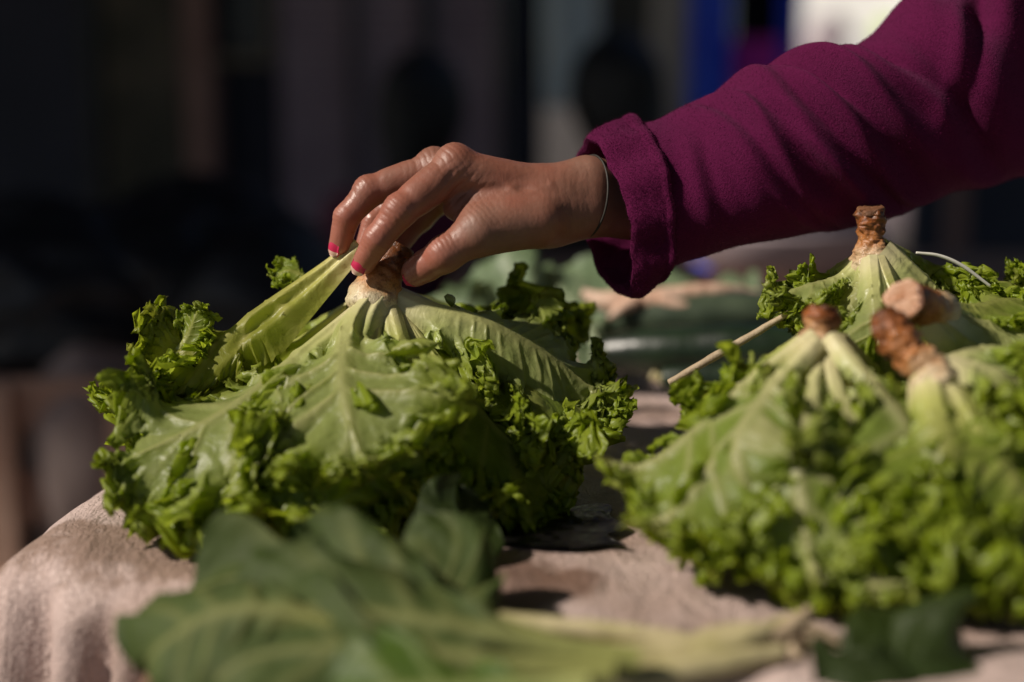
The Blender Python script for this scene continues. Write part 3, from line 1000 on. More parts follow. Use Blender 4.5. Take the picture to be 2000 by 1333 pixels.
def lettuce(label, stem_px, stem_r, axis_d, leaves, inner=(), m_stem='stem', cut=None, group='loose leaf lettuces on the stall', seed=0, cz=.03, rough=.0016, scars=4):
    st = PS(stem_px)
    root = thing('lettuce', (st[-1][0], st[-1][1], 0.0), label, 'lettuce', group)
    so = link('stem', tube_mesh('stem', st, stem_r, 40, 70, rough, 90, seed, flat=.12, scars=scars), M[m_stem], root)
    if cut is not None:
        c, nrm, rad = cut
        link('cut_face', disc_mesh('cut_face', c, nrm, rad, seed), M['cut' if seed == 4 else 'cut_brown'], so)
    cen = np.array((st[-1][0], st[-1][1], cz)) + np.array((0, axis_d, 0))
    for i, lf in enumerate(leaves):
        lf = dict(lf)
        mm = lf.pop('m', 'lettuce')
        lab = lf.pop('label', None)
        o = link('leaf', leaf_mesh('leaf', PS(lf.pop('p')), lf.pop('W'), center=lf.pop('center', cen), seed=seed * 100 + i, **lf), M[mm], root)
        if lab:
            o['label'] = lab
    r = np.random.default_rng(seed + 500)
    for (az0, az1, cnt, R, zt, W) in inner:         # the smaller leaves underneath, hanging from the same stem
        for az in np.linspace(az0, az1, cnt):
            az = math.radians(az + r.uniform(-9, 9))
            rr = R * r.uniform(.85, 1.12)
            d = np.array((math.cos(az), math.sin(az), 0))
            b = st[-1] - np.array((0, 0, min(.06, st[-1][2] * .45)))
            pts = [b + d * .004, b + d * rr * .30 + np.array((0, 0, -(b[2] - zt) * .42)), b + d * rr * .62 + np.array((0, 0, -(b[2] - zt) * .82)),
                   np.array((b[0], b[1], 0)) + d * rr * .9 + np.array((0, 0, zt)), np.array((b[0], b[1], 0)) + d * rr * 1.02 + np.array((0, 0, max(.012, zt * .35)))]
            link('leaf', leaf_mesh('leaf', pts, W * r.uniform(.85, 1.1), center=cen, seed=int(r.integers(1e6)), ns=260, nt=34), M['lettuce'], root)
    return root


def disc_mesh(name, c, nrm, rad, seed=0):
    r = np.random.default_rng(seed)
    c = np.asarray(c, float); nrm = norm(np.asarray(nrm, float))
    A = norm(np.cross(nrm, np.array((.2, .1, 1.0)))); B = np.cross(nrm, A)
    n = 40
    a = np.linspace(0, 2 * math.pi, n, endpoint=False)
    rr = 1 + .07 * np.sin(3 * a + 1) + .04 * np.sin(7 * a)
    rows = []
    for f, hh in ((1.0, -.35), (1.02, -.05), (.95, .05), (.8, .02), (.5, .06), (.2, .02), (.01, .0)):
        rows.append(c + nrm * hh * rad + (A * np.cos(a)[:, None] + B * np.sin(a)[:, None]) * (rad * f * rr)[:, None] + nrm * (.02 * rad * r.normal(size=(n, 1))))
    return new_mesh(name, np.array(rows).reshape(-1, 3), grid_faces(len(rows), n, True), True)


# ---- the lettuce held by the hand
LC = [
    dict(p=[(742, 575, .850), (688, 640, .824), (670, 735, .778), (690, 850, .738), (715, 950, .716)], W=.066, a=(.17, .16, .07), pet=.24, w0=.010, w1=.015, groove=.12, nv=6, veins=1.7, m='lettuce_pale', curl=.1),
    dict(p=[(715, 600, .855), (610, 680, .828), (480, 780, .785), (330, 865, .765), (190, 910, .767)], a=(.19, .16, .07), W=.064, pet=.22, w0=.009, m='lettuce_pale'),
    dict(p=[(702, 482, .868), (640, 528, .866), (555, 585, .858), (450, 652, .846), (345, 690, .838), (245, 690, .838)], W=.038, pet=.60, w0=.008, w1=.021, groove=.14, nv=5, veins=2.0, curl=.75, um0=.8, m='lettuce_dirty', a=(.3, .25, .12), label='leaf with brown specks pulled up by the fingers', center=(-.10, .03, .05)),
    dict(p=[(690, 610, .875), (560, 690, .885), (420, 745, .865), (290, 780, .850), (185, 825, .842)], W=.056, pet=.25, w0=.009),
    dict(p=[(720, 610, .845), (610, 760, .790), (530, 890, .752), (460, 1010, .732), (430, 1075, .722)], W=.062, pet=.25, w0=.009),
    dict(p=[(760, 600, .848), (790, 700, .815), (825, 820, .785), (840, 930, .768), (845, 1000, .760)], W=.048, pet=.22, w0=.008),
    dict(p=[(768, 580, .856), (850, 612, .848), (960, 642, .845), (1080, 705, .848), (1195, 800, .852)], W=.060, pet=.10, w0=.010, w1=.014, nv=11, veins=.6, m='lettuce_pale', curl=.45, up=(-.3, -.35, .9), n=(5.0, 10.0, 24.0), a=(.16, .17, .09), frill=1.2),
    dict(p=[(775, 610, .852), (850, 730, .825), (925, 850, .812), (1010, 930, .795), (1090, 980, .795)], W=.055, pet=.25, w0=.009),
    dict(p=[(780, 600, .855), (900, 680, .845), (1010, 740, .838), (1110, 790, .835), (1200, 860, .838)], W=.050, pet=.25, w0=.009, frill=1.2),
    dict(p=[(775, 610, .850), (880, 740, .820), (980, 850, .800), (1070, 920, .790), (1150, 960, .79)], W=.052, pet=.25, w0=.006),
    dict(p=[(765, 610, .850), (840, 780, .800), (900, 920, .770), (960, 1010, .755)], W=.048, pet=.25, w0=.006),
    dict(p=[(755, 580, .885), (850, 600, .925), (950, 625, .955), (1050, 650, .975), (1110, 700, .985)], W=.055, pet=.2, w0=.009),
    dict(p=[(745, 585, .89), (740, 620, .95), (735, 690, 1.0), (730, 780, 1.03)], W=.065, pet=.2, w0=.009),
    dict(p=[(715, 590, .885), (620, 640, .92), (500, 700, .95), (420, 780, .97)], W=.060, pet=.25, w0=.009),
    dict(p=[(725, 610, .845), (690, 760, .785), (640, 900, .742), (590, 1010, .725), (555, 1075, .718)], W=.058, pet=.25, w0=.009),
    dict(p=[(700, 615, .855), (560, 760, .81), (430, 870, .772), (310, 960, .755), (230, 1005, .75)], W=.056, pet=.25, w0=.009),
    dict(p=[(335, 700, .842), (362, 668, .842), (378, 632, .842), (388, 592, .842)], W=.013, pet=.1, w0=.004, label='small leaf lobe standing up', up=(-.3, -.8, .4)),
    dict(p=[(620, 560, .885), (590, 540, .885), (560, 530, .885), (530, 545, .885)], W=.012, pet=.1, w0=.003, up=(0, -.5, .8)),
]
HEAD = lettuce('spread loose leaf lettuce held by its brown stem in the fingers', [(782, 478, .862), (765, 510, .860), (748, 540, .857), (735, 572, .855), (726, 600, .852)],
               [.0095, .0115, .0125, .0155, .017], -.01, LC,
               inner=[(175, 345, 9, .125, .022, .042), (190, 330, 6, .085, .03, .038), (20, 150, 4, .11, .03, .050)], m_stem='stem_held', rough=.0010, scars=0, seed=1)

# ---- blurred lettuce nearest the lens on the right
LR = [
    dict(p=[(1588, 655, 0.739), (1480, 735, 0.729), (1370, 835, 0.713), (1280, 905, 0.707), (1190, 955, 0.707)], W=.046, pet=.12, w0=.0052, w1=.006, curl=.6, a=(.17, .16, .065), frill=.6, ribh=1.1, ribk=.5, groove=.0, gp=1.7, m='lettuce_ribbed'),
    dict(p=[(1592, 670, 0.729), (1500, 775, 0.697), (1448, 850, 0.679), (1450, 930, 0.665), (1500, 1010, 0.655)], W=.050, pet=.12, w0=.0052, w1=.0055, nv=5, veins=1.4, curl=.6, a=(.17, .16, .065), frill=.6, ribh=1.1, ribk=.5, groove=.0, gp=1.7, m='lettuce_ribbed'),
    dict(p=[(1590, 670, 0.742), (1480, 790, 0.706), (1400, 900, 0.684), (1330, 1000, 0.668), (1290, 1080, 0.658)], W=.046, pet=.12, w0=.0052, w1=.006, nv=5, veins=1.3, curl=.6, a=(.17, .16, .065), frill=.6, ribh=1.1, ribk=.5, groove=.0, gp=1.7, m='lettuce_ribbed'),
    dict(p=[(1600, 680, 0.738), (1585, 790, 0.694), (1560, 900, 0.666), (1570, 1010, 0.649), (1590, 1150, 0.634)], W=.050, pet=.12, w0=.0052, w1=.006, nv=5, veins=1.3, curl=.6, a=(.17, .16, .065), frill=.6, ribh=1.1, ribk=.5, groove=.0, gp=1.7, m='lettuce_ribbed'),
    dict(p=[(1626, 660, 0.731), (1690, 740, 0.703), (1760, 820, 0.683), (1800, 900, 0.667), (1830, 1010, 0.653)], W=.046, pet=.2, w0=.0055, w1=.0065, curl=.6, a=(.17, .16, .065), frill=.6, ribh=1.1, ribk=.5, groove=.0, gp=1.7, m='lettuce_ribbed'),
    dict(p=[(1612, 690, 0.731), (1650, 820, 0.691), (1665, 930, 0.661), (1690, 1040, 0.641), (1720, 1200, 0.621)], W=.050, pet=.12, w0=.0052, w1=.0055, nv=5, veins=1.4, curl=.6, a=(.17, .16, .065), frill=.6, ribh=1.1, ribk=.5, groove=.0, gp=1.7, m='lettuce_ribbed'),
    dict(p=[(1600, 690, .742), (1500, 880, .700), (1440, 1010, .672), (1370, 1140, .652)], W=.044, pet=.3, w0=.006),
    dict(p=[(1590, 650, .765), (1480, 720, .775), (1420, 760, .775), (1340, 830, .77)], W=.040, pet=.3, w0=.006),
    dict(p=[(1640, 660, .76), (1720, 740, .765), (1790, 830, .76), (1860, 920, .75)], W=.045, pet=.3, w0=.006),
    dict(p=[(1610, 690, .742), (1640, 880, .694), (1630, 1030, .656), (1600, 1205, .630)], W=.044, pet=.3, w0=.006),
    dict(p=[(1615, 690, .742), (1740, 900, .690), (1800, 1040, .656), (1850, 1215, .624)], W=.044, pet=.3, w0=.006),
]
lettuce('large blurred lettuce upside down in the right foreground with fanned pale ribs', [(1608, 598, .748), (1606, 618, .747), (1603, 640, .746), (1600, 665, .745), (1602, 690, .744)],
        [.0082, .0102, .0092, .0108, .0125], -.02, LR,
        inner=[(185, 355, 6, .095, .02, .036)], m_stem='stem', seed=2)

# ---- upright lettuce at the back right
LB = [
    dict(p=[(1690, 500, 0.850), (1640, 545, 0.846), (1580, 560, 0.840), (1520, 575, 0.838), (1480, 565, 0.838)], W=.028, pet=.2, w0=.006, m='lettuce_pale'),
    dict(p=[(1700, 505, 0.843), (1680, 560, 0.830), (1655, 610, 0.820), (1630, 640, 0.816)], W=.024, pet=.3, w0=.007, m='lettuce_pale', veins=1.3),
    dict(p=[(1722, 490, 0.846), (1790, 545, 0.840), (1860, 600, 0.834), (1930, 650, 0.828)], W=.034, pet=.4, w0=.012, m='lettuce_pale', veins=1.2),
    dict(p=[(1720, 480, 0.863), (1790, 510, 0.878), (1850, 540, 0.888), (1900, 590, 0.893)], W=.036, pet=.25, w0=.007),
    dict(p=[(1705, 510, 0.838), (1712, 600, 0.808), (1725, 690, 0.790), (1740, 790, 0.778)], W=.042, pet=.3, w0=.008, m='lettuce_pale', veins=1.3),
    dict(p=[(1690, 500, 0.863), (1620, 540, 0.878), (1560, 590, 0.883), (1530, 650, 0.883)], W=.04, pet=.25, w0=.007),
    dict(p=[(1715, 510, 0.838), (1770, 640, 0.803), (1800, 740, 0.788), (1830, 830, 0.778)], W=.045, pet=.3, w0=.008),
]
lettuce('lettuce standing upside down at the back right with a tall brown stub above', [(1702, 410, 0.850), (1700, 440, 0.850), (1698, 462, 0.850), (1702, 490, 0.849), (1706, 520, 0.848)],
        [.0078, .0090, .0078, .0112, .015], .0, LB, inner=[(190, 350, 5, .075, .03, .035), (0, 180, 3, .07, .03, .04)],
        cut=(P(1700, 407, 0.850), (-.1, -.1, 1), .0080), m_stem='stem_brown', seed=3, rough=.0022)

# ---- lettuce lying with its cut end towards the lens
LCUT = [
    dict(p=[(1800, 600, .775), (1880, 640, .79), (1960, 650, .80), (2060, 660, .81), (2140, 690, .82)], W=.035, pet=.4, w0=.014, m='lettuce_pale', veins=1.2, center=(.26, -.08, .03)),
    dict(p=[(1800, 620, .77), (1880, 680, .77), (1960, 720, .77), (2060, 760, .77), (2150, 800, .77)], W=.045, pet=.3, w0=.012, center=(.26, -.08, .03)),
    dict(p=[(1810, 590, .78), (1890, 610, .80), (1980, 590, .82), (2060, 600, .84)], W=.035, pet=.3, w0=.01, center=(.26, -.05, .03)),
]
lettuce('lettuce lying on its side with its round pale cut end facing the lens', [(1768, 583, .742), (1785, 590, .752), (1808, 600, .765), (1835, 612, .78)],
        [.0096, .0105, .0105, .012], .02, LCUT, cut=(P(1766, 583, .7405), (-.35, -.85, .3), .0100), m_stem='stem_brown', rough=.0014, seed=4)

# ---- lettuce with the knobbly brown root, leaves to the right edge
LK = [
    dict(p=[(1825, 735, .705), (1880, 790, .69), (1930, 860, .672), (1980, 950, .655), (2010, 1050, .645)], W=.052, a=(.17, .16, .065), frill=.6, ribk=.6, pet=.22, w0=.010, nv=6, veins=1.1),
    dict(p=[(1815, 740, .70), (1830, 820, .675), (1850, 900, .655), (1880, 1000, .64), (1900, 1100, .63)], W=.055, a=(.17, .16, .065), frill=.6, ribk=.6, pet=.2, w0=.010),
    dict(p=[(1840, 725, .71), (1920, 740, .705), (2010, 780, .695), (2110, 860, .685)], W=.055, a=(.17, .16, .065), frill=.6, ribk=.6, pet=.15, w0=.012, m='lettuce_ribbed'),
    dict(p=[(1830, 730, .72), (1900, 700, .74), (1990, 700, .75), (2080, 740, .755)], W=.05, a=(.17, .16, .065), frill=.6, ribk=.6, pet=.2, w0=.010, m='lettuce_ribbed'),
    dict(p=[(1835, 745, .70), (1910, 850, .672), (1990, 960, .65), (2060, 1070, .635), (2080, 1150, .63)], W=.055, a=(.17, .16, .065), frill=.6, ribk=.6, pet=.25, w0=.010),
    dict(p=[(1830, 745, .70), (1900, 900, .66), (1960, 1030, .635), (1980, 1140, .622), (1985, 1225, .615)], W=.05, a=(.17, .16, .065), frill=.6, ribk=.6, pet=.25, w0=.010),
]
lettuce('lettuce at the right edge with a long knobbly brown root end', [(1722, 612, .725), (1745, 650, .718), (1775, 690, .712), (1812, 722, .706), (1828, 760, .70)],
        [.0062, .0098, .0095, .0105, .013], -.02, LK, inner=[(220, 370, 5, .09, .02, .04)], m_stem='stem_brown', seed=5, rough=.0024)

# ---- small root stub between them and a leaf coming in from the right edge
LS = [dict(p=[(1715, 600, .83), (1705, 650, .82), (1690, 700, .815), (1670, 760, .81)], W=.03, pet=.3, w0=.007, m='lettuce_pale', center=(.21, .05, .03)),
      dict(p=[(1725, 600, .83), (1750, 660, .82), (1780, 720, .815)], W=.03, pet=.3, w0=.007, center=(.21, .05, .03))]
lettuce('small lettuce with a dark wet root stub between two taller stems', [(1728, 552, .828), (1715, 568, .828), (1708, 590, .829), (1712, 610, .83)], [.0055, .0078, .0075, .009], 0, LS, m_stem='stem_brown', seed=6, rough=.0022)
LE = [dict(p=[(2060, 650, .86), (2020, 600, .86), (1980, 560, .86), (1945, 555, .858), (1920, 585, .856)], W=.034, pet=.2, w0=.006, center=(.33, .0, .02)),
      dict(p=[(2070, 640, .87), (2040, 580, .87), (2010, 535, .87), (1970, 540, .87)], W=.03, pet=.2, w0=.006, center=(.33, .0, .02)),
      dict(p=[(2060, 650, .86), (2010, 620, .85), (1960, 620, .845), (1920, 650, .84)], W=.034, pet=.2, w0=.006, center=(.33, .0, .02))]
lettuce('lettuce cut by the right edge of the picture with only frilly leaves showing', [(2110, 640, .87), (2085, 645, .87), (2060, 650, .87)], [.010, .011, .013], 0, LE, inner=[(140, 250, 3, .08, .03, .04)], seed=7)
# ------------------------------------------------------------------ other greens on the table
def greens(label, name, cat, leaves, group=None, loc=None, stalks=(), m_st='broad_bright', bind=None):
    root = thing(name, loc if loc is not None else P(*leaves[0]['p'][0]), label, cat, group)
    for i, lf in enumerate(leaves):
        lf = dict(lf)
        mm = lf.pop('m', 'broad')
        ls = lf.pop('p')
        kw = dict(n=(1.8, 4.0, 9.0), a=(.26, .06, .012), teeth=.01, nt=22, ns=100, wild=1.0, frill=0, veins=.8, nv=6)
        kw.update(lf)
        W = kw.pop('W')
        link('leaf', leaf_mesh('leaf', PS(ls), W, **kw), M[mm], root)
    for i, (pts, rad) in enumerate(stalks):
        link('stalk', tube_mesh('stalk', PS(pts), rad, 14, 40, .0006, 60, i), M['stalk'], root)
    return root


M['stalk'] = simple('pale_straw_stalk', (.40, .36, .16), (.58, .50, .30), 40, .45, .3, .001)
M['broad_dark'] = leaf_material('broad_leaf_dark', (.026, .042, .007), (.022, .036, .005), (.04, .065, .02), (.05, .075, .025), transl=.06, rough=.5, vary=.5, gloss=.35, tcol=(.1, .2, .02))
UPF = (-.1, -.55, .85)
greens('bunch of broad dull green leaves lying in front with pale stalks to the right', 'leaf_bunch', 'leafy greens', [
    dict(p=[(1250, 1283, 0.555), (1050, 1253, 0.560), (800, 1208, 0.570), (560, 1183, 0.585), (400, 1188, 0.595)], W=.045, pet=.3, w0=.005, up=UPF, seed=1, m='broad'),
    dict(p=[(1200, 1308, 0.545), (980, 1293, 0.548), (740, 1268, 0.555), (520, 1278, 0.560), (360, 1348, 0.560)], W=.045, pet=.25, w0=.005, up=UPF, seed=2, m='broad'),
    dict(p=[(1150, 1278, 0.570), (900, 1198, 0.590), (650, 1138, 0.610), (460, 1128, 0.620), (350, 1178, 0.622)], W=.042, pet=.3, w0=.005, up=UPF, seed=3, m='broad'),
    dict(p=[(700, 1248, 0.570), (560, 1198, 0.575), (430, 1198, 0.580), (320, 1258, 0.582), (230, 1358, 0.580)], W=.042, pet=.2, w0=.005, up=(-.4, -.6, .7), seed=4, m='broad'),
    dict(p=[(1150, 1338, 0.530), (950, 1348, 0.530), (760, 1348, 0.532), (600, 1378, 0.535)], W=.035, pet=.2, w0=.005, up=UPF, seed=5, m='broad_bright'),
    dict(p=[(800, 1218, 0.595), (740, 1148, 0.618), (640, 1098, 0.635), (540, 1088, 0.642)], W=.03, pet=.2, w0=.005, up=(.1, -.8, .6), seed=6, m='broad'),
    dict(p=[(1000, 1248, 0.585), (900, 1168, 0.615), (830, 1108, 0.630), (760, 1098, 0.635)], W=.036, pet=.2, w0=.005, up=(.2, -.8, .6), seed=8, m='broad'),
], stalks=[([(1500, 1235, .60), (1420, 1245, .597), (1320, 1270, .59), (1180, 1280, .585)], [.0045, .006, .0058, .005]),
           ([(1540, 1215, .61), (1440, 1262, .59), (1300, 1305, .575), (1100, 1320, .565)], [.004, .0062, .006, .0045]),
           ([(1530, 1275, .585), (1400, 1300, .575), (1250, 1330, .565), (1120, 1340, .56)], [.004, .0058, .006, .005]),
           ([(1400, 1262, .60), (1250, 1240, .603), (1100, 1225, .607), (950, 1210, .612)], [.0035, .0045, .0045, .004])])
rt0 = thing('root_end', P(1560, 1250, .60), 'blurred brown root tuft where the front pale stalks meet', 'root')
link('body', tube_mesh('body', PS([(1500, 1240, .60), (1535, 1235, .603), (1565, 1215, .607), (1580, 1190, .612)]), [.0050, .0060, .005, .002], 18, 30, .002, 70, 8), M['twig'], rt0)
for k_, pp in enumerate(([(1545, 1235, .603), (1590, 1255, .60), (1625, 1290, .592)], [(1550, 1225, .604), (1600, 1232, .603), (1640, 1255, .60)], [(1540, 1245, .602), (1560, 1285, .592), (1575, 1320, .585)])):
    link('rootlet', tube_mesh('rootlet', PS(pp), [.003, .0022, .001], 10, 20, .0008, 90, k_), M['twig'], rt0)
greens('dark broad leaf standing between the held lettuce and the front bunch', 'leaf', 'leafy greens', [
    dict(p=[(1000, 1200, .66), (950, 1110, .688), (905, 1030, .705), (885, 970, .715), (890, 920, .72)], W=.022, pet=.15, w0=.003, up=(.55, -.8, .1), veins=.4, ribh=.4, seed=9, m='broad_dark'),
])
greens('dark green leaves lying blurred below the large right lettuce', 'leaf_bunch', 'leafy greens', [
    dict(p=[(1600, 1372, 0.561), (1690, 1317, 0.568), (1800, 1302, 0.571), (1920, 1342, 0.568)], W=.042, pet=.05, w0=.003, up=(.1, -.75, .6), veins=.5, ribh=.4, seed=12, m='broad_dark'),
    dict(p=[(1900, 1382, 0.566), (1800, 1362, 0.561), (1700, 1382, 0.556), (1620, 1422, 0.552)], W=.034, pet=.05, w0=.003, up=(.0, -.75, .6), veins=.5, ribh=.4, seed=14, m='broad_dark'),
])
t_ = thing('loose_greens', P(1290, 1240, .628), 'thin dark green blade lying loose on the cloth', 'leaf')
link('blade', leaf_mesh('blade', PS([(1320, 1250, .625), (1270, 1235, .633), (1215, 1210, .645), (1175, 1190, .655)]), .009, up=(0, -.3, 1), seed=3, n=(1, 2, 3), a=(.05, .02, .01), frill=0, ns=50, nt=14), M['broad'], t_)

# behind: cabbage-like leaves, green fruits, root
CG = 'greens behind the held lettuce'
greens('heap of big grey green leaves lying behind the held lettuce', 'leaf_heap', 'leafy greens', [
    dict(p=[(1120, 740, 1.10), (1040, 650, 1.14), (960, 580, 1.17), (880, 545, 1.19)], W=.055, pet=.15, w0=.006, up=(-.1, -.8, .6), seed=21, m='cabbage'),
    dict(p=[(1180, 740, 1.12), (1150, 640, 1.16), (1100, 570, 1.19), (1030, 530, 1.2)], W=.055, pet=.15, w0=.006, up=(.1, -.8, .6), seed=22, m='cabbage'),
    dict(p=[(1250, 720, 1.2), (1240, 620, 1.24), (1190, 560, 1.26), (1130, 535, 1.28)], W=.05, pet=.15, w0=.006, up=(.1, -.8, .6), seed=23, m='cabbage'),
    dict(p=[(1000, 760, 1.08), (930, 680, 1.10), (880, 610, 1.12), (850, 560, 1.13)], W=.045, pet=.15, w0=.006, up=(-.2, -.8, .6), seed=24, m='cabbage'),
    dict(p=[(1420, 640, 1.3), (1360, 590, 1.3), (1300, 570, 1.31), (1220, 570, 1.32)], W=.04, pet=.15, w0=.006, up=(0, -.6, .8), seed=25, m='cabbage'),
    dict(p=[(1560, 640, 1.28), (1500, 590, 1.3), (1440, 570, 1.31), (1380, 560, 1.32)], W=.04, pet=.15, w0=.006, up=(0, -.6, .8), seed=26, m='cabbage'),
])


def cuke(label, pts, rad, m, seed):
    root = thing('cucumber', PS(pts)[1] * np.array((1, 1, 0)), label, 'cucumber')
    q = PS(pts)
    link('body', tube_mesh('body', q, [rad * .72, rad * .98, rad, rad * .97, rad * .7], 32, 60, .0008, 12, seed), M[m], root)
    link('stalk', tube_mesh('stalk', [q[0] + (q[0] - q[1]) * .03, q[0] + (q[0] - q[1]) * .2 + np.array((0, 0, .002)), q[0] + (q[0] - q[1]) * .32 + np.array((0, 0, .004))], [.005, .004, .0045], 10, 16), M['stalk'], root)


cuke('dark glossy green cucumber lying lowest behind the held lettuce', [(1185, 690, 1.13), (1270, 688, 1.12), (1360, 684, 1.11), (1450, 680, 1.10), (1560, 675, 1.09)], .0205, 'cuke', 1)
cuke('lighter mottled green marrow lying behind and above the dark cucumber', [(1130, 625, 1.19), (1230, 622, 1.18), (1340, 618, 1.17), (1440, 612, 1.165), (1560, 606, 1.16)], .0180, 'courg', 2)
cuke('dark green cucumber half hidden under the others', [(1300, 742, 1.10), (1380, 738, 1.095), (1450, 735, 1.09), (1530, 730, 1.085), (1600, 726, 1.08)], .014, 'cuke', 3)
rt = thing('root', P(1250, 590, 1.2), 'twisted pale pinkish root lying on top of the green marrow', 'root')
link('body', tube_mesh('body', PS([(1140, 572, 1.18), (1180, 590, 1.175), (1240, 592, 1.172), (1310, 580, 1.175), (1400, 574, 1.18), (1480, 572, 1.19)]), [.004, .0085, .0105, .0095, .008, .003], 20, 60, .0018, 30, 5), M['root'], rt)
link('side_root', tube_mesh('side_root', PS([(1240, 590, 1.165), (1215, 602, 1.16), (1190, 622, 1.155)]), [.007, .005, .002], 14, 24, .001, 40, 6), M['root'], rt)
link('side_root', tube_mesh('side_root', PS([(1290, 586, 1.165), (1330, 598, 1.16), (1380, 600, 1.158)]), [.006, .004, .002], 14, 24, .001, 40, 7), M['root'], rt)
wl = thing('leaf_scrap', P(1160, 700, 1.05), 'pale torn leaf scrap standing in front of the dark cucumber', 'leaf')
link('leaf', leaf_mesh('leaf', PS([(1170, 750, 1.05), (1160, 715, 1.05), (1155, 690, 1.052), (1160, 665, 1.055)]), .013, up=(0, -1, .2), seed=4, pet=.05, w0=.004, n=(1.2, 3, 6), a=(.3, .1, .02), frill=0, ns=50, nt=14), M['cabbage'], wl)
tag(link('twig', tube_mesh('twig', PS([(1308, 748, .85), (1380, 706, .85), (1460, 660, .85), (1540, 612, .85)]), [.0022, .0025, .0024, .0018], 10, 40, .0003, 60, 3), M['twig']),
    'thin straight dry twig leaning beside the large right lettuce', 'twig')
tag(link('fibre', tube_mesh('fibre', PS([(1790, 494, .845), (1835, 500, .845), (1880, 520, .845), (1935, 560, .845)]), [.0008, .0011, .0012, .0009], 8, 30), M['fibre']),
    'thin curved white stalk rising beside the upright back lettuce', 'stalk')

# added dark sheet stands in for the wet shadowed patch between the big heads
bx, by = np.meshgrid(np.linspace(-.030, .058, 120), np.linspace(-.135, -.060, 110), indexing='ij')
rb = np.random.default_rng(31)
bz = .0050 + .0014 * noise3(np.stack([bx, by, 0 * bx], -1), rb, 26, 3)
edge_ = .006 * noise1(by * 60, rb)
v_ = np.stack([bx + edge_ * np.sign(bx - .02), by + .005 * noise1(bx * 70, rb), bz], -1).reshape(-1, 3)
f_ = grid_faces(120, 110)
M['wet_shade'] = simple('wet_shade_black', (.004, .004, .005), (.012, .010, .010), 40, .12, .8, .003)
tag(link('shade_patch', new_mesh('shade_patch', np.concatenate([v_, v_ - np.array((0, 0, .0006))]), np.concatenate([f_, f_[:, ::-1] + len(v_)])), M['wet_shade']),
    'added black glossy sheet standing in for the dark wet shadow between the two biggest lettuces', 'plastic')
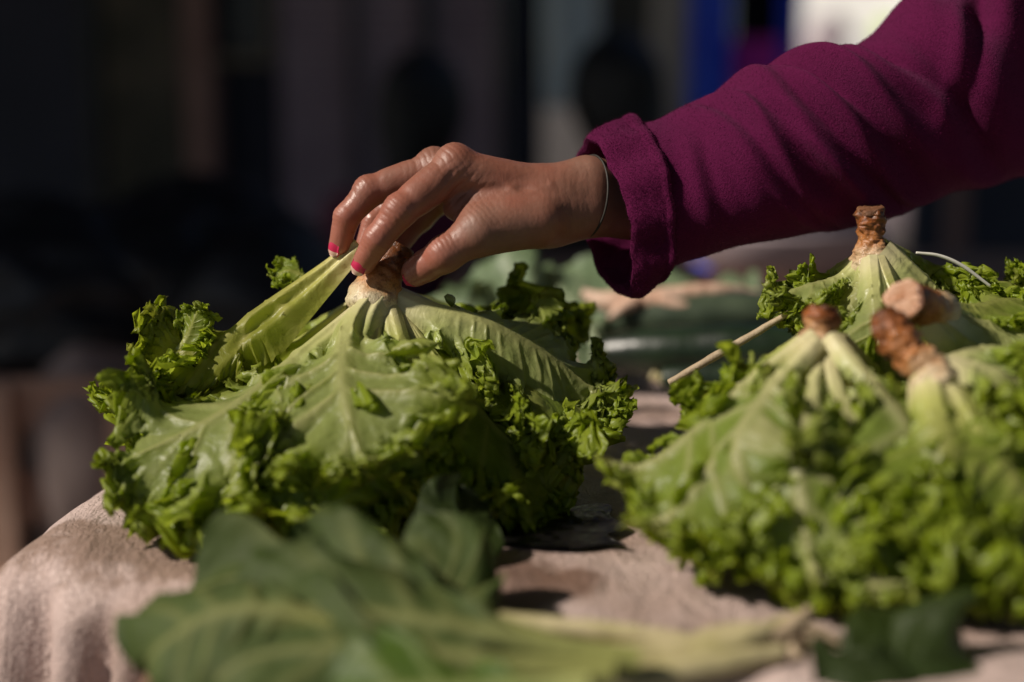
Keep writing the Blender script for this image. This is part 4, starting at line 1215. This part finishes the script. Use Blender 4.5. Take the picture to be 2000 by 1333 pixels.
# ------------------------------------------------------------------ the buyer's arm and hand
def build_hand():
    W0 = P(1245, 396, .893); W1 = P(1145, 384, .874); W2 = P(1075, 398, .868)
    mcp = {'i': P(886, 330, .856), 'm': P(846, 334, .876), 'r': P(838, 352, .895), 'p': P(858, 384, .912)}
    fing = {
        'i': ([mcp['i'], P(784, 410, .838), P(737, 468, .836), P(711, 513, .841)], [.0128, .0103, .0088, .0071]),
        'm': ([mcp['m'], P(724, 373, .868), P(677, 424, .864), P(664, 478, .866)], [.0120, .0096, .0082, .0068]),
        'r': ([mcp['r'], P(778, 392, .893), P(731, 432, .888), P(715, 478, .884)], [.0112, .0088, .0076, .0064]),
        'p': ([mcp['p'], P(822, 428, .910), P(792, 462, .902), P(776, 492, .893)], [.0100, .0076, .0066, .0056]),
    }
    th = ([P(1050, 430, .852), P(938, 452, .842), P(868, 497, .838), P(812, 532, .846)], [.0155, .0128, .0112, .0080])

    def fn(p):
        # wrist and forearm: flattened by pairing cones above and below
        up = np.array((0, .30, .95)) * .0088
        arm = smin(sd_cone(p, W0 + up, W1 + up, .0155, .0142), sd_cone(p, W0 - up, W1 - up, .0155, .0145), .012)
        arm = smin(arm, smin(sd_cone(p, W1 + up, W2 + up * .8, .0142, .0140), sd_cone(p, W1 - up, W2 - up, .0145, .0160), .012), .010)
        pm = sd_cone(p, W2 + up * .7, mcp['i'], .0150, .0120)
        for k, rr in (('m', .0118), ('r', .0110), ('p', .0102)):
            pm = smin(pm, sd_cone(p, W2 + np.array((0, .006 + .004 * 'mrp'.index(k), -.002 * 'mrp'.index(k))), mcp[k], .0150, rr), .010)
        # fleshy thumb base and palm body
        pm = smin(pm, sd_cone(p, W2 - up * .8, th[0][1], .0165, .0135), .012)
        pm = smin(pm, sd_cone(p, P(1010, 420, .872), P(920, 395, .880), .018, .013), .012)
        web = sd_cone(p, P(985, 420, .852), P(892, 405, .856), .0115, .0085)
        pm = smin(pm, web, .010)
        h = smin(arm, pm, .012)
        thd = sd_cone(p, th[0][0], th[0][1], th[1][0], th[1][1])
        thd = smin(thd, sd_cone(p, th[0][1], th[0][2], th[1][1] * .98, th[1][2] * .94), .004)
        thd = smin(thd, sd_cone(p, th[0][2], th[0][3], th[1][2] * .97, th[1][3]), .004)
        thd = smin(thd, sd_cone(p, th[0][2] * .35 + th[0][3] * .65, th[0][3], .0096, .0080), .003)
        h = smin(h, thd, .007)
        for k in 'imrp':
            js, rs = fing[k]
            d = sd_cone(p, js[0], js[1], rs[0] * .92, rs[1] * .96)
            d = smin(d, sd_cone(p, js[0] * .62 + js[1] * .38, js[0] * .3 + js[1] * .7, rs[1] * 1.06, rs[1] * 1.0), .003)
            d = smin(d, sd_cone(p, js[1], js[2], rs[1] * .97, rs[2] * .95), .0025)
            d = smin(d, sd_cone(p, js[2], js[3], rs[2], rs[3]), .0022)
            pad = js[2] * .35 + js[3] * .65
            ax = norm(js[3] - js[2]); pl = norm(np.cross(ax, norm(np.cross(js[1] - js[2], js[3] - js[2]) + 1e-9)))
            h = smin(h, d, .0035)
            # knuckle bump on the back of each joint
            h = smin(h, np.linalg.norm(p - (js[1] + norm(js[1] - .5 * (js[0] + js[2])) * rs[1] * .22), axis=-1) - rs[1] * .86, .004)
        for k, rr in (('i', .0085), ('m', .0075)):
            q = mcp[k] + np.array((.001, .002, .0058))
            h = smin(h, np.linalg.norm(p - q, axis=-1) - rr, .009)
        # creases where the index finger folds to the palm
        for a, b, w in (((915, 352, .842), (886, 402, .836), .0011), ((924, 372, .842), (882, 428, .838), .0013), ((900, 345, .842), (868, 392, .834), .0008),
                        ((884, 340, .842), (855, 385, .832), .0006)):
            pa, pb = P(*a), P(*b)
            pc = (pa + pb) / 2
            h = smax(h, -(sd_cone(p, pa + norm(CAMP - pa) * .0005, pb, w, w)), .003)
        # tendon line over the hand's back
        h = smin(h, sd_cone(p, P(905, 318, .862), P(1035, 352, .868), .0040, .0030) - .0006, .006)
        return h
    lo = np.min([v for f in fing.values() for v in f[0]] + [W0, W1, W2] + th[0], axis=0) - .024
    hi = np.max([v for f in fing.values() for v in f[0]] + [W0, W1, W2] + th[0], axis=0) + .026
    V, Q = implicit(fn, lo, hi, .00085)
    # smooth once over
    for _ in range(2):
        acc = np.zeros_like(V); cnt = np.zeros(len(V))
        for k in range(4):
            a, b = Q[:, k], Q[:, (k + 1) % 4]
            np.add.at(acc, a, V[b]); np.add.at(cnt, a, 1)
        V = V * .5 + .5 * acc / np.maximum(cnt, 1)[:, None]
    r = np.random.default_rng(5)
    FK = fing
    # wrinkles: fine ridges across the finger joints
    nv_ = np.zeros_like(V)
    fn_ = np.cross(V[Q[:, 2]] - V[Q[:, 0]], V[Q[:, 3]] - V[Q[:, 1]])
    for k in range(4):
        np.add.at(nv_, Q[:, k], fn_)
    nv_ = norm(nv_)
    disp = np.zeros(len(V))

    def wrinkle(c, ax, rad, gap, amp):
        q = V - c
        along = q @ norm(ax)
        w = np.exp(-(np.linalg.norm(q, axis=1) / rad) ** 2)
        wob = .22 * np.sin(V @ np.array((110., 190., 130.))) + .08 * np.sin(V @ np.array((-420., 260., 440.)))
        return -.5 * amp * w * np.clip(np.cos(6.283 * (along / gap + wob)), -.2, 1) ** 2
    for k in 'imrp':
        js, rs = FK[k]
        for a_, gp, am, rf in ((1, .0034, .0007, 1.15), (2, .0028, .00055, 1.0)):
            ax = js[a_ + 1] - js[a_ - 1]
            bk = norm(js[a_] - .5 * (js[a_ - 1] + js[a_ + 1]))
            disp += wrinkle(js[a_] + bk * rs[a_] * .9, ax, rs[a_] * rf, gp, am)
        disp += wrinkle(js[0] + np.array((-.004, -.004, .006)), js[1] - js[0] + np.array((-.01, 0, 0)), .013, .0040, .0008)
    disp += wrinkle(th[0][1] + np.array((0, -.004, .009)), th[0][2] - th[0][1], .013, .0036, .0006)
    disp += wrinkle(th[0][2] + np.array((0, -.004, .008)), th[0][3] - th[0][1], .012, .0032, .0007)
    disp += wrinkle(P(893, 372, .846), P(850, 345, .85) - P(905, 395, .85), .014, .0046, .0011)
    disp += wrinkle(P(1110, 372, .86), P(1160, 372, .86) - P(1080, 380, .86), .017, .0060, .0003)
    disp += .00010 * noise3(V, r, 130, 2)
    # veins over the back of the hand
    for pa, pb in ((P(905, 345, .848), P(1040, 380, .848)), (P(960, 370, .845), P(1075, 360, .852)), (P(925, 330, .856), P(1000, 338, .86))):
        ab = pb - pa
        tt = np.clip(((V - pa) @ ab) / (ab @ ab), 0, 1)
        dd = np.linalg.norm(V - pa - tt[:, None] * ab + .0015 * np.sin(tt * 9)[:, None], axis=1)
        disp += .0007 * np.exp(-(dd / .0028) ** 2)
    V = V + nv_ * disp[:, None] * (np.sign((nv_ * (V - V.mean(0))).sum(1).mean()) or 1)
    # redness towards the fingertips
    red = np.zeros(len(V))
    for k in 'imrp':
        red = np.maximum(red, 1 - sstep(.010, .055, np.linalg.norm(V - fing[k][0][3], axis=1)))
        red = np.maximum(red, .8 * (1 - sstep(.006, .018, np.linalg.norm(V - fing[k][0][1], axis=1))))
        red = np.maximum(red, .6 * (1 - sstep(.006, .022, np.linalg.norm(V - fing[k][0][0], axis=1))))
    red = np.maximum(red, 1 - sstep(.01, .05, np.linalg.norm(V - th[0][3], axis=1)))
    data = np.zeros((len(V), 4)); data[:, 0] = red; data[:, 3] = 1
    return new_mesh('hand', V, Q, True, {'leafdata': data}), fing, th


def nail_mesh(base, axis, nrm, L, Wd, depth):
    """curved nail plate; returns a closed little shell"""
    axis = norm(axis); nrm = norm(nrm - (nrm @ axis) * axis); sd = np.cross(axis, nrm)
    nu, nv = 14, 12
    u = np.linspace(-.5, .5, nu)[:, None]; v = np.linspace(-1, 1, nv)[None, :]
    w = Wd * .5 * (1 - .45 * np.clip(np.abs(u) * 2 - .55, 0, 1) ** 2 / .2)
    w = np.maximum(w, Wd * .16)
    X = base + axis * (u * L)[..., None] + sd * (w * v)[..., None] + nrm * (-depth * v ** 2 - L * .10 * (u * 2) ** 2)[..., None]
    X2 = X - nrm * .0012
    Vt = np.concatenate([X.reshape(-1, 3), X2.reshape(-1, 3)])
    F = grid_faces(nu, nv)
    F2 = F[:, ::-1] + nu * nv
    rim = [i for i in range(nv)] + [i * nv + nv - 1 for i in range(1, nu)] + [(nu - 1) * nv + j for j in range(nv - 2, -1, -1)] + [i * nv for i in range(nu - 2, 0, -1)]
    rim = np.array(rim); r2 = np.roll(rim, -1)
    F3 = np.stack([rim, r2, r2 + nu * nv, rim + nu * nv], 1)
    return Vt, np.concatenate([F, F2, F3]), nu, nv


person = thing('person', P(2100, 300, 1.0) * np.array((1, 1, 0)), 'arm in a magenta fleece sleeve reaching in, its wet hand holding a lettuce stem', 'person')
hand_me, FING, TH = build_hand()
hand = link('hand', hand_me, M['skin'], person)
for js, rs, L, Wd, tw in ((FING['i'][0], FING['i'][1], .0150, .0100, None), (FING['m'][0], FING['m'][1], .0145, .0094, None), (TH[0], TH[1], .0140, .0118, 'th')):
    ax = norm(js[3] - js[2])
    if tw:
        nr = norm(np.array((-.25, -.72, -.62)))
    else:
        nr = norm(js[1] - js[2] + 0) * -1
        bend = norm(np.cross(js[1] - js[2], js[3] - js[2]))
        nr = np.cross(bend, ax)
        if nr @ (js[2] - .5 * (js[1] + js[3])) < 0:
            nr = -nr
        nr = norm(nr + np.array((-.12, -.62, .10)))
    nr = norm(nr - (nr @ ax) * ax)
    c = js[3] + ax * rs[3] * .02 + nr * rs[3] * 1.02
    Vt, Fc, nu, nv = nail_mesh(c, ax, nr, L, Wd, Wd * .22)
    me = new_mesh('fingernail', Vt, Fc, True)
    no = link('fingernail', me, None, hand)
    me.materials.append(M['polish']); me.materials.append(M['nail'])
    mi = np.zeros(len(Fc), np.int32)
    q = np.arange((nu - 1) * (nv - 1)) // (nv - 1)
    if not tw:
        mi[:len(q)][q >= nu - 4] = 1
    me.polygons.foreach_set('material_index', mi)

# bracelet
def ring_tube(name, c, ax1, ax2, rad, n=90, k=10):
    a = np.linspace(0, 2 * math.pi, n, endpoint=False)
    ctr = c + ax1 * np.cos(a)[:, None] + ax2 * np.sin(a)[:, None]
    T = norm(np.roll(ctr, -1, 0) - np.roll(ctr, 1, 0)); A = norm(ctr - c); B = np.cross(T, A)
    b = np.linspace(0, 2 * math.pi, k, endpoint=False)
    v = ctr[:, None] + rad * (A[:, None] * np.cos(b)[None, :, None] + B[:, None] * np.sin(b)[None, :, None])
    idx = np.arange(n * k).reshape(n, k)
    f = np.stack([idx, np.roll(idx, -1, 1), np.roll(np.roll(idx, -1, 0), -1, 1), np.roll(idx, -1, 0)], -1).reshape(-1, 4)
    return new_mesh(name, v.reshape(-1, 3), f)


bc = P(1150, 384, .8745)
link('bracelet', ring_tube('bracelet', bc, np.array((.0015, .0070, .0245)), np.array((.0105, -.0182, .004)), .0007), M['band'], person)

# ---- sleeve
def ringco(top, near, bot, far):
    a, b, c, d = P(*top), P(*near), P(*bot), P(*far)
    C = (a + b + c + d) / 4
    return np.concatenate([C, (a - c) / 2, (b - d) / 2])


RINGS = [ringco((1152, 272, .892), (1213, 420, .846), (1222, 566, .872), (1128, 440, .918)),
         ringco((1190, 256, .893), (1250, 410, .847), (1252, 566, .876), (1160, 430, .922)),
         ringco((1235, 238, .895), (1292, 400, .848), (1288, 535, .880), (1200, 400, .930)),
         ringco((1335, 221, .898), (1360, 380, .852), (1345, 505, .884), (1310, 360, .942)),
         ringco((1500, 142, .905), (1530, 320, .852), (1530, 465, .895), (1480, 300, .962)),
         ringco((1690, 75, .925), (1730, 270, .868), (1730, 415, .920), (1670, 250, .99)),
         ringco((1850, -25, .955), (1910, 190, .895), (1920, 366, .955), (1830, 150, 1.02)),
         ringco((2080, -170, 1.0), (2150, 90, .94), (2200, 300, 1.0), (2050, 60, 1.07)),
         ringco((2400, -330, 1.06), (2480, -50, 1.0), (2560, 200, 1.07), (2360, -80, 1.15))]


def sleeve_mesh():
    r = np.random.default_rng(9)
    cc, L = catmull(np.array(RINGS), 340)
    n = 220
    a = np.linspace(0, 2 * math.pi, n, endpoint=False)          # 0 = top, pi/2 = near the lens, pi = bottom
    C, X, Y = cc[:, 0:3], cc[:, 3:6], cc[:, 6:9]
    ring = X[:, None] * np.cos(a)[None, :, None] + Y[:, None] * np.sin(a)[None, :, None]
    v = C[:, None] + ring
    rn = norm(ring)
    l = np.linspace(0, L, 340)[:, None]
    al = a[None, :]
    # folds: sheared waves that grow towards the elbow, deepest on the near top side
    f = 0
    for (x0, w, amp, sk, a0, aw) in ((.087, .006, .0018, .03, .6, .8), (.134, .006, .0024, .04, .6, .8), (.153, .007, .0028, .05, .5, .8), (.19, .008, .003, .05, .7, .8), (.228, .010, .0035, .03, 1.4, .8), (.275, .012, .004, -.04, .5, .9), (.075, .009, .0030, .022, .8, 1.2), (.098, .010, .0040, .030, .9, 1.3), (.122, .010, .0052, .034, .9, 1.3), (.145, .012, .0060, .040, 1.0, 1.3), (.175, .015, .0070, .046, .9, 1.3),
                                    (.205, .012, .0050, .040, 1.1, 1.0), (.250, .020, .0070, .030, .7, 1.1), (.300, .022, .0070, -.02, .8, 1.0), (.06, .007, .0016, .01, 1.6, .8), (.112, .006, .0022, .036, 1.9, .7), (.16, .007, .003, .05, 2.0, .8)):
        aa = (al - a0 + math.pi) % (2 * math.pi) - math.pi
        c0 = x0 + sk * aa + .003 * np.sin(3 * aa + x0 * 90)
        prof = np.exp(-((l - c0) / w) ** 2) - .6 * np.exp(-((l - c0 - w * 1.5) / (w * .75)) ** 2)
        f = f + 1.9 * amp * prof * np.exp(-(aa / aw) ** 2)
    f = f + .0022 * noise3(v, r, 9, 2) * sstep(.03, .08, l)
    v = v + rn * f[..., None]
    # inner lining folded back into the opening
    inner = []
    for k, (fr, sh) in enumerate(((.94, 6), (.90, 20), (.88, 40))):
        inner.append(C[sh] + ring[sh] * fr)
    v = np.concatenate([np.array(inner)[::-1], v[2:]])
    return new_mesh('sleeve', v.reshape(-1, 3), grid_faces(v.shape[0], n, True))


def cuff_mesh():
    r = np.random.default_rng(10)
    cc, L = catmull(np.array(RINGS[:4]), 200)
    n = 220
    a = np.linspace(0, 2 * math.pi, n, endpoint=False)
    l = np.linspace(0, L, 200)

    def ring(dist, off):
        i = np.interp(dist, l, np.arange(200))
        c = np.array([np.interp(i, np.arange(200), cc[:, k]) for k in range(9)])
        rg = c[3:6] * np.cos(a)[:, None] + c[6:9] * np.sin(a)[:, None]
        # gathers: the hem is a little wavy
        w = .0016 * np.sin(5 * a + dist * 60) + .0010 * np.sin(11 * a + 1)
        return c[0:3] + rg + norm(rg) * (off + w)[:, None] if not np.isscalar(off + w) else None
    prof = [(.030, -.0055), (.016, -.005), (.007, -.004), (.002, -.0022), (.000, .0006), (.002, .0022), (.006, .0030), (.012, .0030), (.019, .0028), (.024, .0028), (.0262, .0040), (.0285, .0044), (.0308, .0036), (.0325, .0016), (.033, -.001)]
    # densify
    pr = np.array(prof); k = np.linspace(0, len(prof) - 1, 60)
    pr = np.stack([np.interp(k, np.arange(len(prof)), pr[:, j]) for j in (0, 1)], 1)
    V = np.array([ring(d, np.full(n, o)) for d, o in pr])
    V = V + .0007 * noise3(V, r, 70, 2)[..., None]
    return new_mesh('cuff', V.reshape(-1, 3), grid_faces(V.shape[0], n, True))


sl = link('sleeve', sleeve_mesh(), M['fleece'], person)
cf = link('cuff', cuff_mesh(), M['fleece'], sl)


def nap(name, src, count, length, seed):
    """loose fibres standing on the fleece: one mesh of thin tapered slivers"""
    r = np.random.default_rng(seed)
    me = src.data
    nv_, nf = len(me.vertices), len(me.polygons)
    co = np.zeros(nv_ * 3); me.vertices.foreach_get('co', co); co = co.reshape(-1, 3)
    no = np.zeros(nv_ * 3); me.vertices.foreach_get('normal', no); no = no.reshape(-1, 3)
    lp = np.zeros(nf * 4, np.int32); me.loops.foreach_get('vertex_index', lp); lp = lp.reshape(-1, 4)
    ar = np.zeros(nf); me.polygons.foreach_get('area', ar)
    fi = r.choice(nf, count, p=ar / ar.sum())
    w = r.dirichlet((1, 1, 1, 1), count)
    p = (co[lp[fi]] * w[..., None]).sum(1); n_ = norm((no[lp[fi]] * w[..., None]).sum(1))
    d = norm(n_ + .9 * r.normal(size=(count, 3)))
    d = np.where((d * n_).sum(1, keepdims=True) < .15, norm(d + n_), d)
    L = length * r.uniform(.5, 1.4, (count, 1))
    sd = norm(np.cross(d, r.normal(size=(count, 3)))) * .00009
    mid = p + d * L * .55 + r.normal(size=(count, 3)) * length * .12
    tip = mid + norm(d + .7 * r.normal(size=(count, 3))) * L * .45
    V = np.stack([p - sd - n_ * .0003, p + sd - n_ * .0003, mid + sd * .8, mid - sd * .8, tip], 1).reshape(-1, 3)
    b = np.arange(count)[:, None] * 5
    F = np.concatenate([b + np.array((0, 1, 2)), b + np.array((0, 2, 3)), b + np.array((3, 2, 4))])
    o = link(name, new_mesh(name, V, F, True), M['fleece'], src)
    o['kind'] = 'stuff'
    return o


nap('fleece_nap', sl, 90000, .0013, 1)
nap('fleece_nap', cf, 30000, .0013, 2)
